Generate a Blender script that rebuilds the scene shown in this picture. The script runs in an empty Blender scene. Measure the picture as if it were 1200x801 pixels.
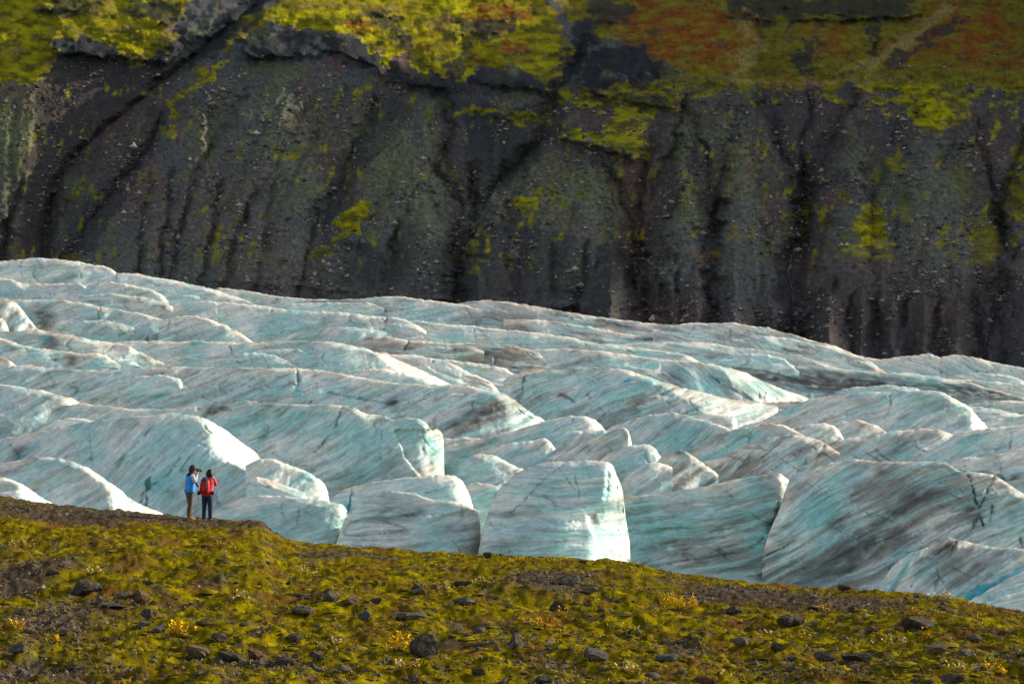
import bpy, bmesh, math, random
import numpy as np
from mathutils import Vector, Matrix

# ------------------------------------------------------------------ camera, sky, sun, exposure
scene = bpy.context.scene
COL = scene.collection
F = 2833.0                      # focal length in photograph pixels (1200 wide)
PITCH = math.atan(99.5 / F)     # eye level lies at row 500 of 801
cam_data = bpy.data.cameras.new('camera')
cam_data.sensor_width = 36.0
cam_data.lens = F / 1200.0 * 36.0
cam_data.clip_start = 0.5
cam_data.clip_end = 6000.0
cam = bpy.data.objects.new('camera', cam_data)
COL.objects.link(cam)
cam.rotation_euler = (math.radians(90) + PITCH, 0, 0)
scene.camera = cam

SUN_AZ = math.radians(66)       # measured from +Y (view direction) towards +X
SUN_EL = math.radians(23)
SUN_DIR = Vector((math.sin(SUN_AZ) * math.cos(SUN_EL), math.cos(SUN_AZ) * math.cos(SUN_EL), math.sin(SUN_EL)))
world = bpy.data.worlds.new('World')
scene.world = world
world.use_nodes = True
wn = world.node_tree
sky = wn.nodes.new('ShaderNodeTexSky')
sky.sky_type = 'NISHITA'
sky.sun_disc = False
sky.sun_elevation = SUN_EL
sky.sun_rotation = SUN_AZ
sky.air_density = 0.7
sky.dust_density = 1.6
sky.ozone_density = 0.6
bg = wn.nodes['Background']
bg.inputs['Strength'].default_value = 0.125
hsv = wn.nodes.new('ShaderNodeHueSaturation')     # a thin high overcast greys the blue
hsv.inputs['Saturation'].default_value = 0.42
wn.links.new(sky.outputs['Color'], hsv.inputs['Color'])
wn.links.new(hsv.outputs['Color'], bg.inputs['Color'])

sun_data = bpy.data.lights.new('sun', 'SUN')
sun_data.energy = 3.2
sun_data.angle = math.radians(1.0)
sun_data.color = (1.0, 0.84, 0.62)
sun = bpy.data.objects.new('sun', sun_data)
COL.objects.link(sun)
sun.rotation_euler = (-SUN_DIR).to_track_quat('-Z', 'Y').to_euler()

scene.view_settings.view_transform = 'Standard'
scene.view_settings.look = 'None'
scene.view_settings.exposure = 0.74
scene.view_settings.gamma = 1.0

# ------------------------------------------------------------------ maths helpers
rng = np.random.default_rng(7)
random.seed(7)
CT, ST = math.cos(PITCH), math.sin(PITCH)

def ray(px, py):
    """direction through a photograph pixel, scaled so that its y component is 1"""
    cx = (np.asarray(px, float) - 600.0) / F
    cy = (400.5 - np.asarray(py, float)) / F
    yy = CT - cy * ST
    return cx / yy, (ST + cy * CT) / yy

def at(px, py, d):
    a, q = ray(px, py)
    return np.stack([a * d, np.ones_like(a) * d, q * d], -1)

_P = np.concatenate([rng.permutation(512)] * 2).astype(np.int64)
_ANG = rng.random(512) * 2 * np.pi
_GX, _GY = np.cos(_ANG), np.sin(_ANG)

def perlin(x, y, seed=0):
    x = np.asarray(x, float); y = np.asarray(y, float)
    xi = np.floor(x).astype(np.int64); yi = np.floor(y).astype(np.int64)
    xf = x - xi; yf = y - yi
    u = xf * xf * xf * (xf * (xf * 6 - 15) + 10)
    v = yf * yf * yf * (yf * (yf * 6 - 15) + 10)
    def g(ix, iy, fx, fy):
        h = _P[(_P[(ix + seed * 37) & 511] + iy) & 511]
        return _GX[h] * fx + _GY[h] * fy
    a = g(xi, yi, xf, yf); b = g(xi + 1, yi, xf - 1, yf)
    c = g(xi, yi + 1, xf, yf - 1); d = g(xi + 1, yi + 1, xf - 1, yf - 1)
    return ((a + (b - a) * u) * (1 - v) + (c + (d - c) * u) * v) * 1.5

def fbm(x, y, octaves=4, seed=0, gain=0.5):
    s = 0.0; amp = 1.0; f = 1.0
    for o in range(octaves):
        s = s + amp * perlin(x * f + o * 13.7, y * f - o * 7.1, seed + o)
        amp *= gain; f *= 2.03
    return s

def ridged(x, y, octaves=4, seed=0, gain=0.5):
    s = 0.0; amp = 1.0; f = 1.0
    for o in range(octaves):
        s = s + amp * (1 - np.abs(perlin(x * f + o * 5.3, y * f + o * 9.7, seed + o)) * 1.6)
        amp *= gain; f *= 2.1
    return s

def sstep(a, b, x):
    t = np.clip((x - a) / (b - a), 0, 1)
    return t * t * (3 - 2 * t)

def mixc(c, col, m):
    return c + (np.asarray(col, float) - c) * m[..., None]

def polydist(P, Y, pts):
    """distance of every (P, Y) to a polyline"""
    best = np.full(P.shape, 1e9)
    for (x0, y0), (x1, y1) in zip(pts[:-1], pts[1:]):
        dx, dy = x1 - x0, y1 - y0
        L = dx * dx + dy * dy + 1e-9
        t = np.clip(((P - x0) * dx + (Y - y0) * dy) / L, 0, 1)
        best = np.minimum(best, np.hypot(P - x0 - t * dx, Y - y0 - t * dy))
    return best

def inpoly(P, Y, pts):
    inside = np.zeros(P.shape, bool)
    n = len(pts)
    for i in range(n):
        x0, y0 = pts[i]; x1, y1 = pts[(i + 1) % n]
        if y0 == y1: continue
        c = ((y0 > Y) != (y1 > Y)) & (P < (x1 - x0) * (Y - y0) / (y1 - y0) + x0)
        inside ^= c
    return inside

# ------------------------------------------------------------------ object helpers
def tag(o, label=None, cat=None, group=None, kind=None):
    if label: o['label'] = label
    if cat: o['category'] = cat
    if group: o['group'] = group
    if kind: o['kind'] = kind
    return o

def link(name, me, mat=None, parent=None):
    o = bpy.data.objects.new(name, me)
    COL.objects.link(o)
    if mat is not None and len(me.materials) == 0: me.materials.append(mat)
    if parent is not None: o.parent = parent
    return o

def empty(name, loc=(0, 0, 0), rz=0.0):
    o = bpy.data.objects.new(name, None)
    COL.objects.link(o)
    o.location = loc; o.rotation_euler = (0, 0, rz); o.empty_display_size = 0.2
    return o

def set_tint(me, col):
    n = len(me.vertices)
    at_ = me.attributes.new('tint', 'FLOAT_COLOR', 'POINT')
    c4 = np.ones((n, 4), np.float32); c4[:, :3] = np.clip(col.reshape(-1, 3), 0.0, 1.0)
    at_.data.foreach_set('color', c4.ravel())

def grid_mesh(name, pos, col=None, smooth=True):
    """pos: (rows, cols, 3)"""
    r, c = pos.shape[:2]
    idx = np.arange(r * c).reshape(r, c)
    quads = np.stack([idx[:-1, :-1], idx[1:, :-1], idx[1:, 1:], idx[:-1, 1:]], -1).reshape(-1, 4)
    return raw_mesh(name, pos.reshape(-1, 3), quads, col, smooth)

def raw_mesh(name, verts, faces, col=None, smooth=True):
    me = bpy.data.meshes.new(name)
    nv, (nf, k) = len(verts), faces.shape
    me.vertices.add(nv); me.loops.add(nf * k); me.polygons.add(nf)
    me.vertices.foreach_set('co', np.ascontiguousarray(verts, np.float32).ravel())
    me.loops.foreach_set('vertex_index', np.ascontiguousarray(faces, np.int32).ravel())
    me.polygons.foreach_set('loop_start', np.arange(0, nf * k, k, dtype=np.int32))
    me.polygons.foreach_set('use_smooth', np.full(nf, smooth, bool))
    me.update(calc_edges=True)
    if col is not None: set_tint(me, col)
    return me

# ------------------------------------------------------------------ materials
def new_mat(name):
    m = bpy.data.materials.new(name); m.use_nodes = True
    nt = m.node_tree
    return m, nt, nt.nodes['Principled BSDF']

def tint_mat(name, scale, rough, var, bump, bump_dist, spec=0.3, stretch=(1, 1, 1), rot=(0, 0, 0), detail=6, streak=0.0):
    """vertex tint (own colours and any painted light) times fine procedural grain, with bump"""
    m, nt, b = new_mat(name)
    N, L = nt.nodes.new, nt.links.new
    a = N('ShaderNodeAttribute'); a.attribute_name = 'tint'
    tc = N('ShaderNodeTexCoord')
    mp = N('ShaderNodeMapping'); mp.inputs['Scale'].default_value = stretch; mp.inputs['Rotation'].default_value = rot
    L(tc.outputs['Object'], mp.inputs['Vector'])
    n1 = N('ShaderNodeTexNoise'); n1.inputs['Scale'].default_value = scale; n1.inputs['Detail'].default_value = detail
    n1.inputs['Roughness'].default_value = 0.65
    L(mp.outputs['Vector'], n1.inputs['Vector'])
    mr = N('ShaderNodeMapRange'); mr.inputs['From Min'].default_value = 0.25; mr.inputs['From Max'].default_value = 0.75
    mr.inputs['To Min'].default_value = 1 - var; mr.inputs['To Max'].default_value = 1 + var
    L(n1.outputs['Fac'], mr.inputs['Value'])
    mx = N('ShaderNodeMix'); mx.data_type = 'RGBA'; mx.blend_type = 'MULTIPLY'; mx.inputs['Factor'].default_value = 1.0
    L(a.outputs['Color'], mx.inputs[6]); L(mr.outputs['Result'], mx.inputs[7])
    out = mx.outputs[2]
    if streak:      # fine foliation streaks and specks, dipping across the ice
        mp1 = N('ShaderNodeAttribute'); mp1.attribute_name = 'foliation'      # along / across the layers of each wall
        mp2 = N('ShaderNodeMapping'); mp2.inputs['Scale'].default_value = (.5, 3.6, 1.0)
        L(mp1.outputs['Vector'], mp2.inputs['Vector'])
        n2 = N('ShaderNodeTexNoise'); n2.inputs['Scale'].default_value = 1.3; n2.inputs['Detail'].default_value = 8; n2.inputs['Roughness'].default_value = 0.72
        L(mp2.outputs['Vector'], n2.inputs['Vector'])
        r2 = N('ShaderNodeMapRange'); r2.inputs['From Min'].default_value = .36; r2.inputs['From Max'].default_value = .56
        r2.inputs['To Min'].default_value = 1 - streak; r2.inputs['To Max'].default_value = 1.12
        L(n2.outputs['Fac'], r2.inputs['Value'])
        m2 = N('ShaderNodeMix'); m2.data_type = 'RGBA'; m2.blend_type = 'MULTIPLY'; m2.inputs['Factor'].default_value = 1.0
        L(out, m2.inputs[6]); L(r2.outputs['Result'], m2.inputs[7]); out = m2.outputs[2]
    L(out, b.inputs['Base Color'])
    b.inputs['Roughness'].default_value = rough
    b.inputs['Specular IOR Level'].default_value = spec
    if bump:
        bp = N('ShaderNodeBump'); bp.inputs['Strength'].default_value = bump; bp.inputs['Distance'].default_value = bump_dist
        L(n1.outputs['Fac'], bp.inputs['Height']); L(bp.outputs['Normal'], b.inputs['Normal'])
    return m

def flat_mat(name, col, rough=0.7, scale=30.0, var=0.15, bump=0.2, dist=0.01, spec=0.3, col2=None):
    m, nt, b = new_mat(name)
    N, L = nt.nodes.new, nt.links.new
    tc = N('ShaderNodeTexCoord')
    n1 = N('ShaderNodeTexNoise'); n1.inputs['Scale'].default_value = scale; n1.inputs['Detail'].default_value = 5
    L(tc.outputs['Object'], n1.inputs['Vector'])
    cr = N('ShaderNodeValToRGB')
    c = np.array(col)
    c2 = np.array(col2) if col2 is not None else c * (1 + var)
    cr.color_ramp.elements[0].position = 0.35; cr.color_ramp.elements[1].position = 0.65
    cr.color_ramp.elements[0].color = (*np.clip(c * (1 - var), 0, 1), 1)
    cr.color_ramp.elements[1].color = (*np.clip(c2, 0, 1), 1)
    L(n1.outputs['Fac'], cr.inputs['Fac']); L(cr.outputs['Color'], b.inputs['Base Color'])
    b.inputs['Roughness'].default_value = rough; b.inputs['Specular IOR Level'].default_value = spec
    if bump:
        bp = N('ShaderNodeBump'); bp.inputs['Strength'].default_value = bump; bp.inputs['Distance'].default_value = dist
        L(n1.outputs['Fac'], bp.inputs['Height']); L(bp.outputs['Normal'], b.inputs['Normal'])
    return m

M_ICE = tint_mat('glacier_ice', 1.6, 0.55, 0.14, 0.5, 0.22, 0.15, detail=9, streak=.25)
M_MTN = tint_mat('mountain_rock', 1.3, 0.95, 0.5, 1.0, 1.2, 0.0, detail=9)
M_MOOR = tint_mat('mossy_moor', 7.0, 0.95, 0.4, 0.8, 0.10, 0.0, detail=8)
M_TINT = tint_mat('tinted_pieces', 9.0, 0.9, 0.25, 0.3, 0.03, 0.05)
# ------------------------------------------------------------------ mountain
def interp_line(x, pts):
    p = np.array(sorted(pts), float)
    return np.interp(x, p[:, 0], p[:, 1])

RIM = [(-220, 95), (0, 95), (40, 95), (66, 60), (200, 55), (280, 60), (400, 68), (480, 95), (640, 104), (700, 112), (760, 100), (800, 92), (886, 99), (961, 97), (1031, 100), (1200, 99), (1420, 99)]
RILLS = [[(300, 80), (262, 150), (225, 205)], [(345, 90), (300, 170), (262, 250)], [(400, 110), (352, 190), (310, 280)], [(372, 100), (328, 180), (284, 262)], [(440, 150), (412, 205), (390, 250)], [(620, 190), (600, 230), (575, 285)], [(720, 190), (712, 260), (700, 330)], [(665, 190), (640, 240), (615, 300)], [(690, 200), (668, 260), (655, 320)], [(1130, 120), (1100, 200), (1075, 320)], [(1060, 110), (1040, 180), (1010, 262)], [(900, 110), (915, 180), (932, 240)], [(985, 110), (962, 170), (943, 220)], [(870, 110), (852, 170), (841, 240)], [(800, 110), (812, 180), (831, 250)], [(1100, 130), (1068, 200), (1040, 290)], [(1150, 130), (1160, 200), (1172, 262)], [(505, 115), (525, 180), (540, 240)], [(480, 170), (440, 250), (410, 310)], [(130, 150), (100, 200), (75, 262)], [(270, 130), (235, 190), (202, 240)], [(500, 190), (470, 260), (450, 330)], [(740, 200), (752, 250), (752, 300)], [(960, 230), (948, 270), (930, 330)], [(20, 110), (14, 200), (6, 300)]]
GULLIES = [  # points (x, y) down the hill, depth m, half width left, half width right (pixels)
    ([(330, -60), (300, 5), (230, 62), (165, 115), (95, 173), (62, 218), (53, 288), (50, 360)], 8, 18, 22, 1.0),
    ([(196, 122), (173, 173), (136, 222), (99, 263), (86, 300), (80, 350)], 7, 26, 14, 1.0),
    ([(177, 200), (165, 290), (160, 330)], 3.5, 12, 12, 1), ([(202, 190), (190, 298), (186, 330)], 4.5, 14, 12, 1),
    ([(239, 185), (206, 288), (200, 330)], 4.5, 14, 12, 1), ([(263, 200), (243, 296), (236, 340)], 4.0, 13, 12, 1),
    ([(304, 205), (272, 296), (262, 340)], 4.0, 15, 13, 1), ([(330, 190), (312, 260), (300, 340)], 3.0, 14, 16, 1),
    ([(445, 100), (420, 160), (400, 210), (365, 270), (350, 345)], 9, 34, 26, 1),
    ([(385, 240), (375, 300), (372, 345)], 4, 16, 18, 1),
    ([(520, 105), (528, 150), (515, 200), (540, 240), (530, 290)], 7, 24, 20, 1),
    ([(690, 30), (680, 55), (650, 110), (635, 165), (590, 205), (565, 245), (545, 290), (535, 325), (530, 360)], 14, 44, 34, 1),
    ([(555, 180), (552, 230), (560, 250)], 8, 20, 18, 1),
    ([(765, 150), (757, 200), (750, 250), (748, 310), (740, 380)], 8, 26, 24, 1.0), ([(806, 104), (790, 170), (765, 240), (752, 290)], 5, 16, 24, 1.0), ([(708, 180), (730, 230), (748, 290), (745, 330)], 5, 24, 14, 1.0),
    ([(640, 270), (650, 310), (640, 370)], 4.5, 26, 18, 1), ([(690, 270), (682, 320), (675, 370)], 4.5, 14, 16, 1),
    ([(590, 290), (600, 330), (596, 365)], 4, 16, 16, 1), ([(470, 250), (462, 300), (455, 350)], 4, 20, 20, 1),
    ([(760, 310), (742, 380)], 6, 10, 12, 1), ([(800, 300), (786, 385)], 6, 14, 10, 1),
    ([(838, 190), (840, 242), (836, 300), (832, 344), (834, 390)], 6, 26, 22, 1.0), ([(808, 120), (822, 170), (836, 230), (838, 260)], 4, 16, 10, 1.0), ([(872, 118), (856, 180), (841, 240), (838, 270)], 4, 10, 18, 1.0),
    ([(893, 260), (890, 320), (888, 395)], 3, 20, 18, 1.0),
    ([(938, 180), (941, 215), (937, 268), (923, 322), (929, 376), (925, 420)], 9, 34, 40, 1.0), ([(880, 100), (903, 150), (925, 200), (939, 250), (938, 280)], 6, 18, 30, 1.0), ([(1008, 98), (978, 160), (951, 215), (938, 270), (934, 290)], 8, 34, 20, 1.0), ([(950, 98), (946, 150), (940, 200), (940, 230)], 4, 14, 14, 1.0),
    ([(985, 315), (965, 350), (940, 390), (930, 430)], 4.5, 16, 22, 1), ([(1008, 330), (985, 400), (980, 430)], 4, 12, 12, 1),
    ([(1034, 335), (1015, 419), (1010, 450)], 4.5, 16, 13, 1), ([(1070, 335), (1044, 413), (1038, 450)], 4.5, 18, 12, 1),
    ([(1104, 335), (1090, 413), (1086, 450)], 4.5, 17, 12, 1), ([(1138, 330), (1149, 408), (1152, 450)], 4.5, 13, 18, 1),
    ([(1177, 200), (1172, 268), (1185, 300), (1160, 390), (1154, 430)], 7, 28, 24, 1.0), ([(1136, 124), (1156, 190), (1174, 250), (1174, 280)], 4, 20, 12, 1.0), ([(1222, 104), (1196, 170), (1179, 230), (1174, 260)], 5, 14, 22, 1.0),
    ([(1030, -30), (1028, 20), (1024, 60)], 4, 10, 10, 1), ([(1120, -20), (1060, 40), (990, 94)], 5, 26, 20, 1),
    ([(1240, 100), (1250, 250), (1235, 430)], 10, 30, 30, 1), ([(-60, 90), (-70, 200), (-60, 340)], 10, 40, 30, 1),
    ([(880, -20), (890, 40), (885, 92)], 4, 20, 14, 1), ([(30, 200), (10, 260), (-5, 340)], 5, 20, 16, 1),
]
CLIFFS = [  # line of the foot, overhang m, decay upwards (pixels)
    ([(272, 58), (300, 66), (335, 66)], 9, 20), ([(340, 62), (400, 62), (440, 78), (452, 96)], 8, 18),
    ([(450, 92), (480, 100), (535, 104)], 9, 20), ([(548, 96), (590, 102), (642, 106)], 8, 16),
    ([(545, 134), (600, 138), (645, 132)], 6, 10), ([(652, 162), (700, 172), (752, 186)], 8, 14),
    ([(680, 100), (705, 114), (760, 122), (800, 128)], 8, 22),
    ([(66, 60), (120, 68), (190, 72), (215, 55)], 8, 20),
    ([(800, 94), (886, 101), (961, 100), (1031, 103), (1200, 103), (1400, 103)], 2.2, 6),
    ([(850, 20), (920, 24), (1000, 22), (1080, 18)], 12, 24), ([(688, 22), (735, 26)], 6, 12),
    ([(40, 10), (80, 14), (115, 10)], 6, 12), ([(150, 24), (205, 28)], 7, 16), ([(525, 40), (600, 38)], 5, 12),
    ([(420, 18), (470, 22)], 4, 10), ([(925, 70), (965, 66)], 5, 16),
    ([(1060, 165), (1120, 168)], 3, 14), ([(400, 250), (440, 258)], 3, 16), ([(395, 286), (440, 286)], 3.5, 14), ([(975, 305), (1050, 308)], 3, 12),
    ([(430, 345), (700, 362)], 4, 14), ([(250, 330), (430, 342)], 4, 12), ([(540, 300), (640, 306)], 4, 12),
]

FANS = [(492, 104, .62, .22), (690, 150, .50, .30), (640, 200, .4, .3), (330, 50, .95, .36), (866, 98, .18, .22), (1088, 98, .34, .30), (1004, 98, .24, .12), (800, 105, .12, .15), (238, 80, .75, .1), (575, 120, .2, .2), (1215, 100, .2, .3), (1040, 190, .4, .3), (455, 190, .4, .3)]
CONES = [(1122, 338, .30), (1083, 342, .26), (1046, 336, .28), (1010, 330, .25), (972, 314, .36), (860, 306, .36), (816, 300, .31), (788, 304, .23), (769, 308, .26), (715, 276, .44), (1160, 336, .27), (1200, 324, .31), (905, 338, .22), (640, 318, .40), (560, 305, .36)]

def fan_height(P, Y, wob):
    fan = np.zeros(P.shape)
    for cx, cy, cl, cr in FANS:
        yy = np.maximum(Y - cy, 0); s = P + 1.6 * wob - cx
        w = np.where(s < 0, cl, cr) * yy
        fan = np.maximum(fan, np.clip(w - np.abs(s), 0, None) / np.where(s < 0, cl, cr) * .45)
    fan = np.where(fan > 0, np.sqrt(fan * fan + 36) - 6, 0)
    return 50 * np.tanh(fan / 50)

def mountain_depth(P, Y, detail=True):
    wr_ = 11 * fbm(P / 40, Y / 30, 4, 2, .5)
    y0 = interp_line(P + 12 * fbm(P / 25, Y / 20, 2, 4), RIM) + wr_
    q = ray(P, Y)[1]; q0 = ray(P, y0)[1]
    K = 0.84 + 0.30 * sstep(1330, 1480, P)      # unseen peak added east of the view to block the sun
    y0 = y0 - 600 * sstep(1330, 1480, P)
    q0 = ray(P, y0)[1]
    dl = (800 * K - 20) / np.maximum(K - q, .12)
    d0 = (800 * K - 20) / np.maximum(K - q0, .12)
    z0 = q0 * d0
    du = (0.5 * d0 - z0) / np.maximum(0.5 - q, 0.12)
    d = np.where(Y > y0, dl, du)
    wob = 6 * fbm(P / 30, Y / 26, 4, 3, .6)
    for pts, A, wl, wr, p in GULLIES:
        p_ = np.array(pts, float)
        gx = np.interp(Y, p_[:, 1], p_[:, 0])
        fade = sstep(p_[0, 1] - 4, p_[0, 1] + 26, Y) * (1 - sstep(p_[-1, 1], p_[-1, 1] + 25, Y))
        s = P + wob - gx
        w = np.where(s < 0, wl, wr) * .55 * (0.75 + 0.5 * (Y - p_[0, 1]) / (p_[-1, 1] - p_[0, 1]))
        d = d + (.9 if A > 5 else 1.2) * A * fade * np.clip(1 - np.abs(s) / np.maximum(w, 3), 0, 1) ** p
    for pts in RILLS:
        p_ = np.array(pts, float)
        gx = np.interp(Y, p_[:, 1], p_[:, 0])
        fade = sstep(p_[0, 1] - 4, p_[0, 1] + 30, Y) * (1 - sstep(p_[-1, 1] - 10, p_[-1, 1] + 22, Y))
        d = d + 2.6 * fade * np.clip(1 - np.abs(P + .8 * wob - gx) / 7.5, 0, 1)
    wy = 4 * fbm(P / 17, Y / 40, 3, 9)
    for pts, S, L in CLIFFS:
        p_ = np.array(pts, float)
        ly = np.interp(P, p_[:, 0], p_[:, 1]) + wy
        wpx = P + 10 * fbm(P / 20, Y / 12, 3, 23)
        fx = sstep(p_[0, 0] - 14, p_[0, 0] + 18, wpx) * (1 - sstep(p_[-1, 0] - 18, p_[-1, 0] + 14, wpx))
        up = ly - Y
        prof = np.where(up >= 0, np.exp(-np.maximum(up, 0) / L), np.exp(-np.maximum(-up, 0) / 2.5))
        d = d - S * fx * prof * np.clip(0.8 + 0.7 * fbm(P / 26, Y / 14, 4, 21), .15, 1.6)
    prot = np.zeros(P.shape)
    for cx, cy, cw in CONES:
        prot = np.maximum(prot, np.clip(cw * (Y - cy) + 1.5 * fbm(P / 8, Y / 12, 2, 7) - np.abs(P + .3 * wob - cx), 0, None))
    fan = fan_height(P, Y, wob)
    d = d - 0.75 * (d / F) * fan
    rx = np.interp(Y, [-40, 40, 75, 100, 165, 210, 290, 330], [70, 66, 62, 41, 37, 30, 18, 10]) + .8 * wob
    chx = np.interp(Y, [-60, 5, 62, 115, 173, 218, 288, 360], [330, 300, 230, 165, 95, 62, 53, 50]) + wob
    s = np.clip((P - rx) / np.maximum(chx - rx, 8), 0, 1)
    d = d + 15 * np.where(P < chx, s ** .5, np.exp(-np.maximum(P - chx, 0) / 34)) * sstep(25, 60, Y) * (1 - sstep(290, 340, Y)) * (P > rx)
    d = d - 2.9 * (d / F) * np.where(prot > 0, np.sqrt(prot * prot + 1.5) - 1.22, 0)
    if detail:
        low = sstep(-20, 120, Y)
        for hx, hy, rx, ry, hh in [(955, 62, 50, 26, 18), (800, 48, 70, 32, 18), (900, 30, 30, 20, 10), (1050, 40, 40, 30, 10), (590, 52, 60, 26, 8), (430, 30, 60, 24, 8), (1130, 55, 80, 40, 18), (330, 18, 50, 22, 8), (735, 80, 34, 26, 9), (30, 50, 50, 40, 8), (130, 45, 50, 22, 7), (490, 70, 40, 20, 6), (600, 92, 50, 12, 4), (1050, 86, 60, 12, 4), (870, 88, 50, 12, 4)]:
            d = d - hh * np.exp(-((P + wob - hx) / rx) ** 2 - ((Y - hy) / ry) ** 2)
        d = d - 1.0 * (ridged(P / 85 + 0.004 * Y, Y / 170, 3, 31, .4) - 1.2) * (0.1 + 0.9 * low)
        d = d + 2.2 * fbm((P + .5 * Y) / 75, Y / 90, 4, 41, .42)
        d = d + 1.6 * (1 - low) * fbm(P / 60, Y / 16, 4, 43)
        rill = ridged((P + .9 * wob + .22 * (Y - 200) * np.sin(P / 95.0)) / 12, Y / 110, 3, 57, .55) - 1.1
        d = d + .3 * low * rill
        fl = sstep(285, 345, Y)
        d = d - 1.5 * fl * (ridged(P / 22, Y / 160, 3, 47) - 1.2)
        d = d + 0.6 * low * fbm(P / 9, Y / 9, 5, 51, .6) - .5 * low * np.clip(fbm(P / 3.2, Y / 2.6, 2, 55) - .35, 0, 1) * 2 + 0.9 * (1 - low) * fbm(P / 14, Y / 5, 3, 53)
    return d

MOSS_POLYS = [
    ([(-220, -170), (-220, 95), (0, 95), (20, 97), (41, 99), (62, 75), (66, 40), (90, 38), (110, 45), (135, 50), (150, 74), (175, 72), (195, 60), (205, 40), (200, 25), (225, 5), (240, -170)], 1.0),
    ([(345, -170), (325, 5), (290, 18), (270, 40), (262, 58), (275, 60), (285, 38), (320, 26), (355, 33), (400, 44), (430, 48), (450, 78), (470, 62), (490, 80), (530, 92), (545, 100), (560, 82), (600, 72), (630, 98), (642, 102), (664, 75), (662, 50), (650, 20), (640, 0), (640, -170)], 1.0),
    ([(645, -170), (655, 10), (690, 30), (690, 50), (735, 45), (755, 60), (790, 80), (800, 95), (850, 95), (886, 103), (930, 100), (961, 100), (1000, 97), (1031, 105), (1060, 110), (1100, 104), (1140, 100), (1200, 104), (1420, 104), (1420, -170)], 1.0),
    ([(735, 95), (760, 100), (795, 110), (800, 125), (770, 130), (750, 140), (762, 165), (747, 184), (720, 176), (680, 164), (655, 164), (660, 150), (690, 157), (715, 150), (720, 130), (700, 108)], 0.8),
    ([(196, 137), (200, 118), (225, 95), (245, 78), (264, 68), (264, 74), (240, 95), (215, 115), (205, 137)], 0.9),
    ([(395, 285), (388, 270), (400, 248), (415, 237), (438, 235), (437, 250), (425, 265), (410, 275), (400, 287)], 1.0),
    ([(66, 40), (110, 36), (150, 42), (170, 60), (160, 76), (140, 60), (110, 48)], 0.7),
]
MOSS_SPOTS = [(375, 295, 12, 9, .7), (612, 242, 13, 11, .9), (553, 290, 11, 7, .7), (1023, 268, 19, 30, 1), (990, 285, 8, 16, .7), (1095, 130, 32, 26, 1), (1052, 192, 8, 10, .8),
    (1110, 280, 10, 14, .8), (1155, 285, 22, 26, .6), (1196, 215, 12, 48, .8), (577, 128, 18, 6, .9), (612, 138, 16, 8, .9), (805, 230, 8, 28, .5), (560, 315, 12, 10, .4), (640, 140, 16, 10, .6),
    (1020, 295, 30, 10, .6), (1080, 105, 24, 12, .9), (830, 100, 16, 12, .7), (925, 260, 8, 14, .4), (1060, 250, 8, 20, .45), (1130, 215, 10, 26, .3), (860, 180, 10, 14, .25), (955, 245, 8, 12, .45)]
HEATH = [(760, 30, 50, 36, .9), (870, 30, 30, 30, .7), (585, 18, 42, 20, .8), (602, 54, 18, 9, 1), (800, 40, 75, 40, .95), (845, 62, 40, 26, .8), (1130, 38, 75, 42, .9), (970, 48, 42, 26, .6), (422, 30, 15, 9, .8), (640, 46, 10, 5, .8), (560, 72, 14, 8, .6), (1190, 80, 40, 20, .6), (930, 96, 70, 6, .8), (1060, 60, 40, 20, .6), (500, 50, 20, 10, .4)]

SHADE_POLYS = [([(66, 42), (120, 66), (212, 62), (165, 112), (95, 171), (60, 220), (50, 300), (22, 300), (30, 210), (38, 165), (42, 100)], (0.050, 0.042, 0.040), .75),
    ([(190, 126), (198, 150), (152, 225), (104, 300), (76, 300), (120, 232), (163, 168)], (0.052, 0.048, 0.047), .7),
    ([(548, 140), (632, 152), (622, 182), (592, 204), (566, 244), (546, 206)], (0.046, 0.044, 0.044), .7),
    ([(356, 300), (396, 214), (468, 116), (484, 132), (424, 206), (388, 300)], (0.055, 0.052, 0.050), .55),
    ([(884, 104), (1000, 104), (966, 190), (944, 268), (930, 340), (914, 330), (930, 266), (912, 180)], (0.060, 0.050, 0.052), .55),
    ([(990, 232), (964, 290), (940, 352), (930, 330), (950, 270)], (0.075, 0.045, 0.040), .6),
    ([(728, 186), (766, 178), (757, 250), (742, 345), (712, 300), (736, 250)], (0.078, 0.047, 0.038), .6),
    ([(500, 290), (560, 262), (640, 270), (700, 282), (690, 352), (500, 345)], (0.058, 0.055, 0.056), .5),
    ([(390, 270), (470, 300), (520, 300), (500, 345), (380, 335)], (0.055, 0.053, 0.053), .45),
    ([(930, 345), (1000, 318), (1200, 325), (1240, 440), (930, 440)], (0.075, 0.058, 0.060), .45)]

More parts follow.
